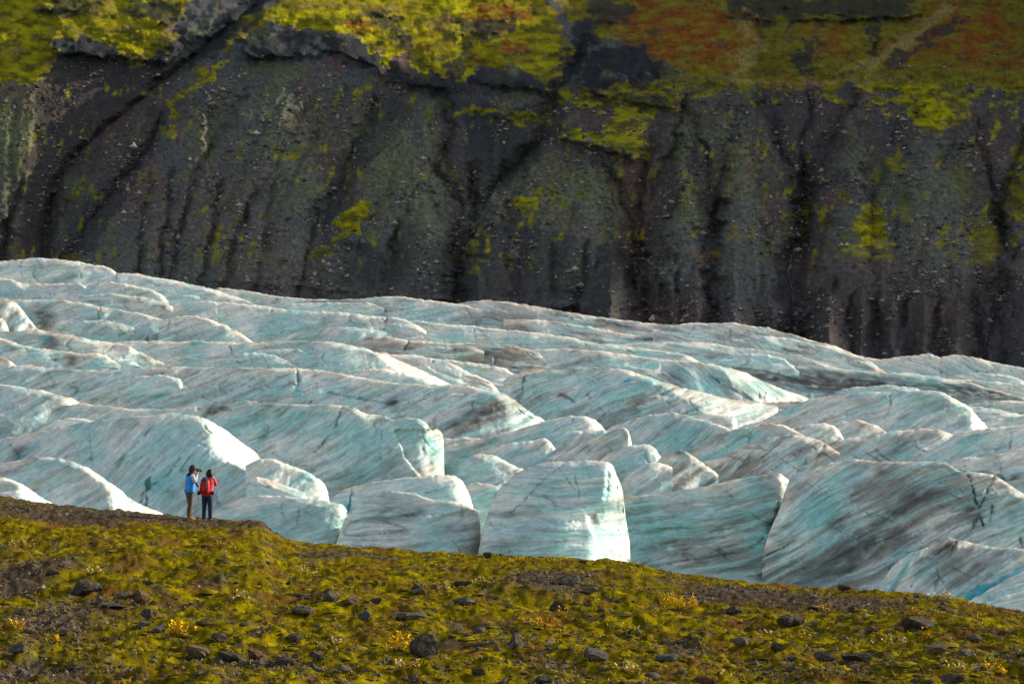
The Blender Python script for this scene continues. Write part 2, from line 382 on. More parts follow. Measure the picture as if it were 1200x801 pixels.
def build_mountain():
    cols = np.concatenate([np.arange(-700, -100, 14), np.arange(-100, 1301, 1.55), np.arange(1302, 2500, 14)])
    rows = np.concatenate([np.arange(-280, -170, 14.0), np.arange(-170, -4, 5.0), np.arange(-2, 446, 1.55)])
    P, Y = np.meshgrid(cols, rows)
    d = mountain_depth(P, Y)
    pos = at(P, Y, d)
    # ----- colours of rock, scree, moss and heath, plus painted shade
    fan = fan_height(P, Y, 6 * fbm(P / 30, Y / 26, 4, 3, .6))
    wx = P + 13 * fbm(P / 22, Y / 14, 5, 61, .6); wy = Y + 8 * fbm(P / 20, Y / 12, 5, 67, .6)
    n1 = fbm(P / 70, Y / 90, 4, 71); n2 = fbm((P + .3 * Y) / 28, Y / 34, 4, 73); n3 = fbm(P / 5, Y / 4, 3, 79)
    c = np.empty(P.shape + (3,)); c[:] = (0.092, 0.090, 0.088)
    c = mixc(c, (0.135, 0.085, 0.070), sstep(0.0, 0.65, n1 + 0.4 * n2))
    c = mixc(c, (0.115, 0.116, 0.062), sstep(0.05, 0.6, -n1 + 0.5 * n2) * 0.8)
    fs = fan + 7 * n2
    c = mixc(c, (0.125, 0.124, 0.102), sstep(8, 34, fs) * .5)            # dry scree fans, also lightened to paint in relief
    c = mixc(c, (0.072, 0.058, 0.054), (1 - sstep(-2, 9, fs)) * sstep(90, 130, Y) * .75)   # gaps between them darkened as painted shade
    low = sstep(300, 370, wy)
    c = mixc(c, (0.088, 0.074, 0.074), low * 0.6)
    for (cx, cy, rx, ry, s) in [(455, 195, 45, 55, .8), (660, 225, 60, 40, .7), (20, 165, 38, 55, .9), (500, 260, 30, 40, .4), (870, 200, 40, 60, .4), (340, 150, 60, 50, .35), (1110, 220, 50, 60, .3)]:
        g = np.exp(-(((wx - cx) / rx) ** 2 + ((wy - cy) / ry) ** 2))
        c = mixc(c, (0.15, 0.152, 0.075), np.clip(g * s * (1.0 + n3 * .5), 0, 1))
    for (cx, cy, rx, ry, s) in [(745, 225, 22, 50, .8), (585, 260, 16, 20, .4), (800, 110, 30, 30, .3), (970, 140, 30, 40, .4), (1000, 350, 60, 60, .4), (1100, 370, 60, 40, .4), (250, 240, 70, 50, .4), (770, 370, 50, 30, .5), (110, 120, 40, 60, .5)]:
        g = np.exp(-(((wx - cx) / rx) ** 2 + ((wy - cy) / ry) ** 2))
        c = mixc(c, (0.14, 0.07, 0.055), np.clip(g * s * (0.8 + n3 * .5), 0, 1))
    c = c * (1 + 0.34 * np.clip(n3, -1, 1.5))[..., None]
    for pts, w in [([(205, 75), (130, 110), (80, 140), (52, 200), (40, 260)], 24), ([(184, 128), (160, 175), (124, 222), (88, 270)], 8), ([(470, 110), (410, 190), (370, 262)], 14), ([(560, 150), (620, 160), (600, 190)], 26), ([(600, 262), (560, 300), (560, 340)], 26), ([(480, 280), (440, 320)], 24), ([(930, 290), (920, 400)], 16), ([(720, 300), (700, 370)], 18), ([(500, 90), (540, 120)], 20)]:
        g = 1 - sstep(w * .5, w * 1.2, polydist(wx, wy, pts))
        c = mixc(c, (0.052, 0.050, 0.048), g * .7)  # darker bands paint shade onto gully walls and hollows
    for pts, cc_, k_ in SHADE_POLYS:      # shade painted on ravine walls and hollows, over reddish earth in places
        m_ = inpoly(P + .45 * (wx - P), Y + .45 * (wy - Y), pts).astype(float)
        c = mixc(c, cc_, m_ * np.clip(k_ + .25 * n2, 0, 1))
    for pts, A, wl, wr, p__ in GULLIES:      # wet stream beds
        if A >= 7 and len(pts) > 2:
            g_ = sstep(-.1, .5, n2) * (1 - sstep(.6, 3.4, polydist(P + 6 * fbm(P / 30, Y / 26, 4, 3, .6), Y, pts) + 1.2 * n3))
            c = mixc(c, (0.022, 0.023, 0.026), g_ * .6)
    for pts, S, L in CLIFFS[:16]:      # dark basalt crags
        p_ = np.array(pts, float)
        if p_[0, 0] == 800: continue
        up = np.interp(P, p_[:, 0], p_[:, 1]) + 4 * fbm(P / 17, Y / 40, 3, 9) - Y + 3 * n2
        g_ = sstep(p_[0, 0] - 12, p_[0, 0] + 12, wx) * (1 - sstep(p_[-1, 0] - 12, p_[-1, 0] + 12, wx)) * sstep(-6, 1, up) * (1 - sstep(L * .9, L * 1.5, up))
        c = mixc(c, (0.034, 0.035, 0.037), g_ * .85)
    moss = np.zeros(P.shape)
    for pts, s in MOSS_POLYS:
        moss = np.maximum(moss, s * inpoly(wx, wy, pts))
    for cx, cy, rx, ry, s in MOSS_SPOTS:
        r = np.hypot((wx - cx) / rx, (wy - cy) / ry)
        moss = np.maximum(moss, s * (1 - sstep(0.75, 1.15, r)))
    rimy = interp_line(wx, RIM)
    fray = sstep(.05, .45, fbm(P / 24, Y / 18, 5, 101, .6) + .25 - (Y - rimy) / 42) * sstep(-12, 2, Y - rimy) * (P > 640)
    moss = np.maximum(moss, fray * .9)
    # thin moss trails on the scree
    tr = sstep(0.45, 0.85, fbm((P + .25 * Y) / 11, Y / 24, 4, 83) + 0.5 * fbm(P / 110, Y / 70, 2, 85)) * sstep(80, 110, Y) * (1 - sstep(290, 330, Y)) * 0.75
    moss = np.maximum(moss, tr)
    # bare rock in steep cliff faces, chutes and worn spots
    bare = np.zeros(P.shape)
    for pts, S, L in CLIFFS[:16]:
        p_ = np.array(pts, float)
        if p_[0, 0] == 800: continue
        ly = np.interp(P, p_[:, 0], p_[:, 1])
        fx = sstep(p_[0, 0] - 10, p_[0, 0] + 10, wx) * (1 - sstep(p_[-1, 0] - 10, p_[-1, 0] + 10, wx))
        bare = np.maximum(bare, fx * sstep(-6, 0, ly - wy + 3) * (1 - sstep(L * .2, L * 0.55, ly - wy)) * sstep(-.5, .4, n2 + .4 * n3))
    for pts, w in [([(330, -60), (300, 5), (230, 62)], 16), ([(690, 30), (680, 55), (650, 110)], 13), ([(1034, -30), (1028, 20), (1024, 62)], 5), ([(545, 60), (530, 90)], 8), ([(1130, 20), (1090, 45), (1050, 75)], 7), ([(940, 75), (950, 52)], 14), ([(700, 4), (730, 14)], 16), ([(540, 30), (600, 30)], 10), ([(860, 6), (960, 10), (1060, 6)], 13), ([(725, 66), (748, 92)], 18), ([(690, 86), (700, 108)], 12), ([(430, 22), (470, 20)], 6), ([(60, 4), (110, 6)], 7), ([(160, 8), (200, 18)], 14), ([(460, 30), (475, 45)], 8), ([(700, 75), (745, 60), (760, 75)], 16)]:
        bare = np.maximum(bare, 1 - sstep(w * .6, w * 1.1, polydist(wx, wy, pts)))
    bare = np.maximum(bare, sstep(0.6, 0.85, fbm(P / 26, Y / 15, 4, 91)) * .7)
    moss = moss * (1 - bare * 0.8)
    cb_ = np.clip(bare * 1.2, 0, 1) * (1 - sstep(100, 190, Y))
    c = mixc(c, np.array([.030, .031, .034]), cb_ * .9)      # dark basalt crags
    mn = fbm(P / 24, Y / 10, 5, 95, .55)
    mc = np.empty_like(c); mc[:] = (0.25, 0.20, 0.007)
    mc = mixc(mc, (0.14, 0.125, 0.012), sstep(-0.1, 0.6, mn))
    mc = mixc(mc, (0.38, 0.32, 0.008), sstep(0.15, 0.7, -mn + 0.6 * n1) * .9)
    mc = mixc(mc, (0.22, 0.14, 0.04), sstep(0.2, 0.7, fbm(P / 45, Y / 18, 3, 97)) * sstep(100, 60, Y) * .7)
    dull = sstep(560, 760, P) * sstep(112, 88, Y)
    mc = mixc(mc, (0.135, 0.108, 0.018), dull * .75)
    h = np.zeros(P.shape)
    for cx, cy, rx, ry, s in HEATH:
        r = np.hypot((wx - cx) / rx, (wy - cy) / ry)
        h = np.maximum(h, s * (1 - sstep(0.55, 1.2, r)))
    h = h * sstep(-0.7, 0.3, mn + 0.3 * n3)
    mc = mixc(mc, (0.24, 0.062, 0.012), h)
    mc = mixc(mc, (0.06, 0.055, 0.015), sstep(0.2, 0.8, n3 + .8 * mn) * .6)
    mc = mc * (1 + .25 * np.clip(fbm(P / 10, Y / 3, 3, 103), -1, 1))[..., None]
    c = c + (mc - c) * np.clip(moss * (1 + .3 * n3), 0, 1)[..., None]
    # pale dry grass streaks below the upper cliffs
    for pts, w in [([(1110, 10), (1040, 62), (985, 93)], 9), ([(880, 20), (885, 60), (862, 90)], 12), ([(870, 95), (960, 98), (1060, 92)], 4)]:
        g = (1 - sstep(w * .4, w, polydist(wx, wy, pts))) * (0.4 + .5 * sstep(-.3, .5, n3))
        c = mixc(c, (0.28, 0.21, 0.075), np.clip(g, 0, 1))
    c = c * np.array([1.20, 1.34, 1.42]) * (1 + .10 * perlin(P / 60 + wy / 30, (Y + 3 * wy * 0) / 5.5 + .02 * P, 105))[..., None]
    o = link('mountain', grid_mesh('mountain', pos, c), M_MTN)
    tag(o, kind='structure')
    return o
mountain = build_mountain()

def strip(name, pts, width, mat, off=0.6):
    p = np.array(pts, float)
    t = np.linspace(0, 1, 60)
    s = np.concatenate([[0], np.cumsum(np.hypot(*np.diff(p, axis=0).T))]); s /= s[-1]
    x = np.interp(t, s, p[:, 0]) + 1.3 * fbm(t * 9, t * 0 + width, 3, 5); y = np.interp(t, s, p[:, 1])
    w = width * np.clip(0.15 + 1.3 * np.abs(fbm(t * 16, t * 0, 2, 8)), .1, 1.3)
    rows = []
    for k, dd in ((-1, 0.25), (-0.4, -0.25), (0.4, -0.25), (1, 0.25)):
        d = mountain_depth(x + k * w, y) - off + dd
        rows.append(at(x + k * w, y, d))
    o = link(name, grid_mesh(name, np.stack(rows)), mat)
    tag(o, kind='structure')
    return o
M_WATER = flat_mat('falling_water', (0.19, 0.21, 0.22), 0.3, 0.6, 0.6, 0.4, 0.2, 0.5)
for pts, w in [([(938, 262), (935, 286), (927, 300), (924, 326), (930, 340), (929, 372)], 0.8), ([(1168, 350), (1164, 366), (1157, 384), (1154, 404)], 0.7),
               ]:
    strip('waterfall', pts, w, M_WATER)
# ------------------------------------------------------------------ glacier
def base_py(P, D):
    t = np.interp(D, [120, 150, 200, 250, 300, 400, 500, 600, 700, 860], [790, 740, 680, 620, 575, 500, 455, 420, 385, 352])
    k = sstep(250, 650, D)
    return t + k * (P / 1200.0 * 105 - 20)

ICE_WHITE = (0.80, 0.79, 0.75); ICE_PALE = (0.47, 0.68, 0.68); ICE_TURQ = (0.22, 0.56, 0.55); ICE_DEEP = (0.06, 0.38, 0.48)
GRIT = (0.27, 0.245, 0.215); DARK = (0.05, 0.048, 0.045); OCHRE = (0.36, 0.25, 0.15)

def build_base():
    cols = np.arange(-500, 2000, 10.0); D = np.geomspace(96, 900, 120)
    P, DD = np.meshgrid(cols, D)
    pos = at(P, base_py(P, DD), DD)
    pos[..., 2] += 1.2 * fbm(pos[..., 0] / 14, pos[..., 1] / 20, 4, 11)
    n = fbm(pos[..., 0] / 9, pos[..., 1] / 9, 4, 12)
    c = np.empty(pos.shape); c[:] = ICE_PALE
    c = mixc(c, GRIT, sstep(-.2, .6, n))
    o = link('glacier', grid_mesh('glacier', pos[::-1], c), M_ICE)
    return tag(o, kind='structure')
glacier = build_base()
_bid = [0]

def ice(crest, D, *args, subs=None, **kw):
    o = ice_wall(crest, D, *args, **kw)
    c = np.array(crest, float); w = c[-1, 0] - c[0, 0]
    D0, D1 = (D, D) if np.isscalar(D) else D
    Dm = .5 * (D0 + D1)
    r = np.random.default_rng(_bid[0] * 7 + 5)
    n = (int(w / 190) if w > 150 and kw.get('name') != 'serac' else 0) if subs is None else subs
    drop = kw.get('drop', args[0] if args else None) or 60
    slope = kw.get('slope', .7); mpp = Dm / F; sc = (Dm / 200) ** .62
    for i in range(n):
        sw = r.uniform(120, 230) * min(1, w / 180)
        lo_ = max(c[0, 0], -30)
        x0 = r.uniform(lo_, max(c[-1, 0] - sw - 12, lo_ + 1)); x1 = x0 + sw
        off = r.uniform(.10, .42) * drop * (.8 if Dm > 300 else 1)
        t = np.linspace(0, 1, 9)
        base = np.interp(x0 + t * sw, c[:, 0], c[:, 1])
        base = .5 * base + .5 * (base[0] + (base[-1] - base[0]) * t)
        arch = np.interp(t, [0, .25, .6, .82, .93, 1], [16, 5, 0, 1.5, 7, 18]) * sw / 110 * (drop / 75)
        tilt = -r.uniform(.0, .16) * sw * (t - .5)
        yy = np.maximum(base + off + arch + tilt, np.interp(x0 + t * sw, c[:, 0], c[:, 1]) + 4)
        dd = Dm - slope * (off + 4) * mpp - r.uniform(.25, .8) * sc
        k2 = dict(slope=slope, ang=kw.get('ang', 22) + r.uniform(-12, 12), blue=np.clip(kw.get('blue', .25) + r.uniform(-.15, .2), 0, 1), dirt=np.clip(kw.get('dirt', .3) + r.uniform(-.12, .15), 0, 1), ochre=.05, crust_k=.2, groove=kw.get('groove', 1), sink=1.9 * sc)
        ice_wall(list(zip((x0 + t * sw).tolist(), yy.tolist())), dd, drop=min(drop * .5, 34) + 12 * (Dm < 300), **k2)
    return o

def ice_wall(crest, D, drop=None, slope=0.7, rim=None, facets=(), cracks=(), spots=(), steps=(), ang=22, blue=0.25, dirt=0.3, ochre=0.3, name='ice_ridge', rough=0.9, groove=1.0, label=None, sink=0.0, melt=0.0, crust_k=1.0, proud=None):
    """one ridge or tower of ice: crest = silhouette line, D = distance (m) at its two ends.
    facets: break lines (x, y) beyond which the wall turns away to the right, with steepness;
    cracks: (line, width, depth, deep blue, dark grit); spots: (x, y, rx, ry, grit (negative: painted bright), turquoise)"""
    _bid[0] += 1; sd = _bid[0]
    D0, D1 = (D, D) if np.isscalar(D) else D
    Dm = 0.5 * (D0 + D1); mpp = Dm / F
    far = sstep(230, 520, Dm)
    c = np.array(crest, float)
    if c[-1, 0] >= 1239: c[-1, 0] = 1400; c[-1, 1] += np.clip((c[-1, 1] - c[-2, 1]) * 2, -20, 30)      # goes on outside the view
    if c[0, 0] <= -29 and c[0, 0] >= -41: c[0, 0] = -170; c[0, 1] -= np.clip((c[1, 1] - c[0, 1]) * 2, -30, 20)
    facets = [(f_, k_ * 1.7) for f_, k_ in facets]
    s = np.concatenate([[0], np.cumsum(np.hypot(*np.diff(c, axis=0).T))])
    st = 1.62
    n = max(int(s[-1] / st), 12)
    u = np.linspace(0, s[-1], n)
    x = np.interp(u, s, c[:, 0]); y = np.interp(u, s, c[:, 1])
    k = np.exp(-np.linspace(-2, 2, 7) ** 2); k /= k.sum()
    def sm(v):
        vv = np.concatenate([2 * v[0] - v[3:0:-1], v, 2 * v[-1] - v[-2:-5:-1]])
        return np.convolve(vv, k, 'valid')
    x, y = sm(x), sm(y)
    y = y + rough * (1.2 * fbm(u / 26, u * 0, 3, sd) + 1.0 * fbm(u / 7, u * 0 + 3, 3, sd + 3))
    for i in range(1, n):
        if x[i] < x[i - 1] + 0.04: x[i] = x[i - 1] + 0.04
    if drop is None: drop = float(np.clip(11.5 / mpp, 42, 105))
    m = max(int(drop / 1.65), 14)
    v = np.linspace(0, 1, m) ** 1.12
    ybot = np.maximum(y + 6, np.minimum(y.min() + drop * 1.25, y + drop))
    P = np.repeat(x[None], m, 0)
    Y = y[None] + v[:, None] * (ybot - y)[None]
    coarse = np.stack([x, y], 1)[::max(1, n // 60)]
    if not np.allclose(coarse[-1], [x[-1], y[-1]]): coarse = np.vstack([coarse, [x[-1], y[-1]]])
    dist = polydist(P, Y, coarse) * mpp
    dm = (Y - y[None]) * mpp
    ysm = np.convolve(np.pad(y, 40, 'edge'), np.ones(81) / 81, 'valid')
    ys9 = np.convolve(np.pad(y, 10, 'edge'), np.ones(21) / 21, 'valid')
    dm_s = np.maximum((Y - (0.45 * ys9 + 0.55 * np.minimum(ysm, y + 4))[None]) * mpp, -0.5)
    Dx = np.interp(P, [x[0], x[-1]], [D0, D1])
    d = Dx - slope * dm_s
    if rim is None: rim = 0.6 * (Dm / 200) ** 0.55
    t = np.clip(dist / rim, 0, 1)
    d = d + rim * 1.1 * (1 - np.sqrt(np.clip(1 - (1 - t) ** 2, 0, 1)))
    if sink:      # a lesser fold: its left end and foot run back into the wall it stands on
        tl = ((P - x[0]) / (x[-1] - x[0]))
        d = d + sink * ((1 - sstep(0, .35, tl)) + sstep(.3, 1, v)[:, None])
    if melt: d = d + melt * (1 - sstep(0, .55, (P - x[0]) / (x[-1] - x[0])))
    if proud:      # a step of the wall standing out in front
        (tx, ty), (sx, sy), hh, x_left = proud
        tx, ty, sx, sy = map(np.array, (tx, ty, sx, sy))
        nz = 1.2 * fbm(P / 8, Y / 8, 3, sd + 30)
        d = d - hh * sstep(-1.5, 2.5, Y + nz - np.interp(P, tx, ty)) * sstep(-2, 2, np.interp(Y, sy, sx) - P + nz) * sstep(0, 60, P - x_left)
    facet_m = np.zeros(P.shape)
    for pts, kf in facets:
        p_ = np.array(pts, float)
        ex = np.interp(Y, p_[:, 1], p_[:, 0]) + 0.9 * fbm(Y / 9, Y * 0 + sd, 2, sd)
        sd_m = (P - ex) * mpp
        w = 0.22
        sp = np.where(sd_m > 6 * w, sd_m, w * np.log1p(np.exp(np.clip(sd_m / w, -30, 30))))
        d = d + kf * sp
        facet_m = np.maximum(facet_m, sstep(-.1, .5, sd_m))
    for pts, h in steps:      # ledge: surface below / right of the line set back
        p_ = np.array(pts, float)
        ex = np.interp(Y, p_[:, 1], p_[:, 0]); inside = (Y > p_[0, 1] - 2)
        d = d + h * sstep(-1.2, 1.2, P - ex) * inside
    # wall relief: foliation grooves, pockets, undulation (in metres)
    X, Z = P * mpp, Y * mpp
    ca, sa = math.cos(math.radians(ang)), math.sin(math.radians(ang))
    warp = 0.9 * fbm(X / 15 + sd, Z / 12, 3, sd + 5, .4)
    al = X * ca - Z * sa; ac = X * sa + Z * ca + warp
    sc = (Dm / 200) ** 0.62
    o1 = sd * 17.3
    big = fbm(X / (7 * sc) + o1, Z / (5 * sc), 3, sd + 1)
    g1 = fbm(al / (7.5 * sc) + o1, ac / (0.75 * sc), 4, sd + 2)
    g2 = ridged(al / (3.2 * sc) + o1, ac / (0.42 * sc), 3, sd + 3) - 1.2
    fold = ridged(al / (11 * sc) - o1, ac / (2.6 * sc), 2, sd + 18, .45) - 1.0
    fine = fbm(al / (0.5 * sc), ac / (0.22 * sc), 3, sd + 4)
    edge = sstep(0, 0.6 * sc, dist)
    d = d + edge * sc * (0.5 * big - .55 * fold * (.5 + .5 * groove) + groove * (0.17 * g1 - 0.08 * g2) + 0.055 * fine)
    hl = np.exp(-(perlin(al / (9 * sc) + o1, ac / (1.5 * sc), sd + 13) / .03) ** 2) * sstep(.1, .5, fbm(X / (5 * sc) - o1, Z / (4 * sc), 2, sd + 14))
    hl2 = np.exp(-(perlin((.5 * al + .87 * ac) / (8 * sc) - o1, (.5 * ac - .87 * al) / (2.2 * sc), sd + 15) / .02) ** 2) * sstep(.2, .55, fbm(X / (4 * sc), Z / (4 * sc) + o1, 2, sd + 16))
    hair = np.maximum(hl, hl2)
    d = d + edge * sc * .22 * hair
    cool = np.zeros(P.shape); grit_c = np.zeros(P.shape)
    for pts, w, dep, cb, cg in cracks:
        dd = polydist(P + 1.5 * fbm(P / 7, Y / 7, 2, sd), Y + 1.0 * fbm(P / 6 + 9, Y / 6, 2, sd), pts)
        jit = np.clip(.7 + .8 * fbm(P / 16, Y / 16, 3, sd + 20), .15, 1.1)
        w = w * .72 * np.clip(.75 + .8 * fbm(P / 11, Y / 11, 2, sd + 21), .3, 1.5)
        g = np.exp(-(dd / w) ** 2) * jit
        d = d + dep * g
        g2_ = np.exp(-(dd / (w * 1.25)) ** 2) * np.minimum(jit, 1)
        cool = np.maximum(cool, cb * g2_); grit_c = np.maximum(grit_c, .28 * cg * g2_)
    grit_c = np.maximum(grit_c, hair * (.25 + .5 * dirt))
    # ----- own colours: clean ice, dense turquoise ice, grit bands, windblown dust and painted light on the crest
    # colour of the ice itself: bubbly white, dense turquoise, layers of volcanic grit
    col = np.empty(P.shape + (3,)); col[:] = ICE_PALE
    whit = sstep(-.35, .45, g1 + .5 * big)
    col = mixc(col, ICE_WHITE, whit * .8)
    bl = np.clip(blue - .07 + 0.6 * fbm(X / (5 * sc) + o1, Z / (3.5 * sc), 3, sd + 7) + 0.22 * g1, 0, 1)
    col = mixc(col, ICE_TURQ, bl)
    gr = np.clip(sstep(0.1, 0.8, fbm(al / (9 * sc) + o1, ac / (0.55 * sc), 4, sd + 8) + 0.7 * fbm(X / (6 * sc), Z / (4 * sc), 3, sd + 9) + dirt - 0.22) * (0.2 + dirt), 0, 1)
    streak = sstep(0.25, 0.75, fbm(al / (4 * sc) + o1, ac / (0.2 * sc), 4, sd + 10) + dirt * .6 - 0.16) * (0.25 + .7 * dirt)
    col = mixc(col, GRIT, np.clip(gr * .95, 0, 1))
    col = mixc(col, (0.10, 0.095, 0.085), np.clip(streak * (0.5 + .5 * sstep(-.2, .4, big)), 0, .85))
    rim_light = np.exp(-dist / (0.75 * sc)) * sstep(-.5, .3, fbm(X / (3 * sc) - o1, Z / (1.5 * sc), 3, sd + 19))
    col = mixc(col, (0.88, 0.81, 0.70), np.clip(rim_light * .95 * crust_k, 0, 1))     # cream line painted along the crest as a sunlit rim
    oc = np.exp(-dist / (0.34 * sc)) * sstep(-0.25, 0.5, fbm(X / (2.5 * sc) + o1, Z / (1.2 * sc), 3, sd + 11)) * ochre
    col = mixc(col, OCHRE, np.clip(oc * 1.3, 0, .9))
    for sx, sy, rx, ry, sg, sb in spots:
        a_, b_ = (P - sx), (Y - sy)
        rr = ((a_ * ca - b_ * sa) / rx) ** 2 + ((a_ * sa + b_ * ca) / ry) ** 2
        g = np.exp(-rr) * (0.8 + .7 * fbm(al / (1.6 * sc), ac / (.5 * sc), 4, sd + 12))
        if sb > 0: col = mixc(col, ICE_TURQ if sb <= 1 else ICE_DEEP, np.clip(g * min(sb, 1), 0, 1))
        if sg > 0: col = mixc(col, (0.11, 0.105, 0.095) if sg <= 1 else DARK, np.clip(g * min(sg, 1.0), 0, .95))
        if sg < 0: col = mixc(col, (0.80, 0.81, 0.79), np.clip(-g * sg, 0, 1))  # whiter ice, in part sunlight painted on lit faces
    col = mixc(col, ICE_DEEP, np.clip(cool, 0, 1)); col = mixc(col, DARK, np.clip(grit_c, 0, .95))
    col = col * (1 + .10 * np.clip(fine, -1.2, 1.2))[..., None]
    pos = at(P, Y, d)
    # the back of the ridge, sinking away behind the crest, and a skirt below
    backs = []; cb = []
    top = pos[0]
    away = top.copy(); away[:, 2] = 0; away /= np.linalg.norm(away, axis=1, keepdims=True)
    for dist_b, fall in ((22, 9.5), (15, 6.0), (9, 3.2), (5, 1.5), (2.6, .65), (1.2, .22), (.5, .05)):
        q = top + away * dist_b * sc
        q[:, 2] -= fall * sc * 1.15 + np.where(top[:, 2] < 0, 0.02 * dist_b, 0)
        q[:, 2] += 0.25 * sc * min(1, dist_b / 4) * fbm(q[:, 0] / 4, q[:, 1] / 4, 3, sd)
        backs.append(q); cb.append(col[0])
    low = pos[-1].copy(); low[:, 2] -= 0.02 if sink else 8
    full = np.concatenate([np.stack(backs), pos, low[None]]); fc = np.concatenate([np.stack(cb), col, col[-1][None]])
    me = grid_mesh(name, full, fc)
    fol = np.stack([al / sc ** .8 + o1, ac / sc ** .8 + .25 * big, 0.3 * d], -1)
    fol = np.concatenate([np.repeat(fol[:1], len(backs), 0) + np.arange(len(backs), 0, -1)[:, None, None] * .4, fol, fol[-1:] + .5]).astype(np.float32)
    fa = me.attributes.new('foliation', 'FLOAT_VECTOR', 'POINT'); fa.data.foreach_set('vector', fol.ravel())
    o = link(name, me, M_ICE, glacier)
    if label: o['label'] = label
    return o

W = -40; E = 1240
# ---- skyline of the glacier
ice([(W, 309), (0, 306), (20, 304), (40, 302), (60, 303), (90, 306), (122, 312), (130, 315), (137, 320), (160, 320), (200, 328), (240, 336), (258, 341), (290, 352), (310, 362)], 640, 60, blue=.05, dirt=.2, ang=12, cracks=[([(24, 306), (26, 325), (40, 332)], 1, 1.5, .3, .3), ([(94, 307), (94, 325)], .8, 1, .1, .4), ([(135, 318), (136, 332)], .8, 1, .1, .3)], spots=[(75, 328, 18, 4, .5, .5), (40, 322, 14, 6, 0, .5)])
ice([(245, 341), (258, 337), (300, 342), (325, 347), (360, 350), (400, 351), (435, 349), (450, 347), (470, 347), (500, 351), (530, 355), (565, 362)], 680, 50, blue=.05, dirt=.45, ang=10, cracks=[([(461, 347), (462, 362)], .8, 1, .1, .3), ([(515, 353), (516, 370)], .8, 1, .1, .3), ([(252, 339), (262, 356), (275, 366)], 1.5, 1.5, .1, .6)], spots=[(325, 352, 6, 4, .9, 0), (365, 357, 9, 5, 1, 0), (400, 360, 12, 5, .6, 0), (382, 356, 8, 6, .6, .4)])
ice([(515, 360), (545, 354), (570, 351), (600, 354), (640, 361), (700, 371), (740, 376), (790, 381), (830, 390), (870, 400)], 690, 50, blue=.0, dirt=.5, ochre=.6, ang=-8, spots=[(710, 377, 14, 3, 1.2, 0), (660, 369, 14, 4, .9, 0), (725, 381, 16, 3, .9, 0), (610, 377, 12, 4, .7, 0), (672, 384, 20, 4, 0, .7)])
ice([(765, 386), (795, 380), (820, 378), (860, 378), (880, 381), (900, 384), (925, 391), (950, 398), (975, 404), (1000, 414), (1020, 424), (1038, 436)], 640, 50, blue=.0, dirt=.5, ochre=.7, ang=-14, cracks=[([(806, 392), (815, 380)], .9, 1, .1, .7), ([(885, 384), (887, 394)], .8, 1, 0, .5)], spots=[(900, 402, 30, 5, .8, 0), (1000, 420, 18, 3, 1, 0), (840, 386, 20, 5, -.6, .3), (930, 405, 12, 3, .9, 0)])
ice([(980, 420), (1005, 416), (1030, 421), (1060, 417), (1090, 414), (1100, 419), (1118, 415), (1130, 416), (1150, 421), (1180, 427), (1200, 431), (E, 436)], 665, 55, blue=.1, dirt=.25, ang=-20, cracks=[([(1103, 418), (1103, 440)], 1.2, 1.5, .2, .7), ([(1125, 424), (1150, 438), (1170, 432)], 1.1, 1.2, .1, .6), ([(1183, 428), (1190, 444)], .9, 1, 0, .4)])
# ---- second rows, upper left
ice([(W, 329), (0, 326), (12, 326), (25, 331), (35, 333), (60, 332), (95, 332), (103, 339)], 605, 45, blue=.1, dirt=.2, ang=8)
ice([(96, 342), (105, 333), (130, 330), (150, 333), (175, 338), (190, 345), (198, 354)], 590, 45, blue=.15, dirt=.2, ang=15, spots=[(170, 344, 12, 3, .5, 0)])
ice([(92, 346), (130, 344), (165, 347), (190, 353), (203, 360)], 568, 45, blue=.15, dirt=.35, ang=8, spots=[(150, 352, 10, 4, .5, .3), (192, 360, 4, 4, 1, 0)])
ice([(186, 364), (205, 356), (225, 353), (245, 353), (262, 357), (275, 367), (284, 384)], 575, 50, blue=.0, dirt=.2, facets=[([(255, 355), (258, 362), (270, 390)], 1.2)])
ice([(255, 354), (275, 355), (300, 357), (325, 361), (350, 364), (375, 364), (412, 367), (437, 370), (460, 371), (475, 375), (490, 381), (500, 388)], 560, 60, blue=.3, dirt=.25, ang=15, cracks=[([(318, 361), (319, 385)], .8, 1, .1, .4), ([(453, 374), (448, 392)], 1.1, 1.2, .1, .7)], spots=[(292, 372, 6, 5, 0, .8), (420, 382, 20, 3, .5, 0), (290, 385, 12, 14, -.8, 0)])
ice([(468, 378), (490, 375), (512, 379), (550, 381), (580, 385), (600, 387), (625, 389), (662, 394), (687, 399), (720, 404), (750, 407), (780, 411), (800, 414), (815, 420), (832, 432)], 585, 50, blue=.15, dirt=.3, ochre=.15, ang=-5, cracks=[([(500, 378), (499, 395)], .9, 1, .1, .5)], spots=[(535, 396, 16, 4, 0, .6), (650, 400, 14, 4, 0, .5), (705, 402, 5, 2, 1.4, 0), (780, 424, 26, 4, .4, .6)])
ice([(590, 374), (640, 375), (680, 381), (720, 388), (750, 393), (790, 398), (820, 401), (850, 404)], 640, 40, blue=.1, dirt=.55, ochre=.4, ang=-6, spots=[(690, 392, 24, 3, .8, 0), (760, 399, 20, 3, .8, 0), (677, 384, 20, 3, 0, .8)])
ice([(690, 404), (740, 402), (790, 400), (825, 401), (862, 406), (900, 411), (937, 417), (965, 425), (985, 432), (1035, 436), (1060, 436), (1100, 441), (1130, 447), (1150, 452), (1190, 463), (E, 478)], 600, 60, blue=.1, dirt=.35, ochre=.2, ang=-8, cracks=[([(1060, 448), (1062, 460)], .8, .6, 0, .5)], spots=[(860, 420, 40, 3.5, 1, 0), (1000, 452, 120, 12, 1.0, 0), (1010, 448, 90, 8, 1.0, 0), (930, 446, 70, 9, 1.0, 0), (1140, 459, 60, 8, 1.1, 0), (960, 421, 40, 4, -.5, .4), (1080, 446, 50, 3, 0, .4)])
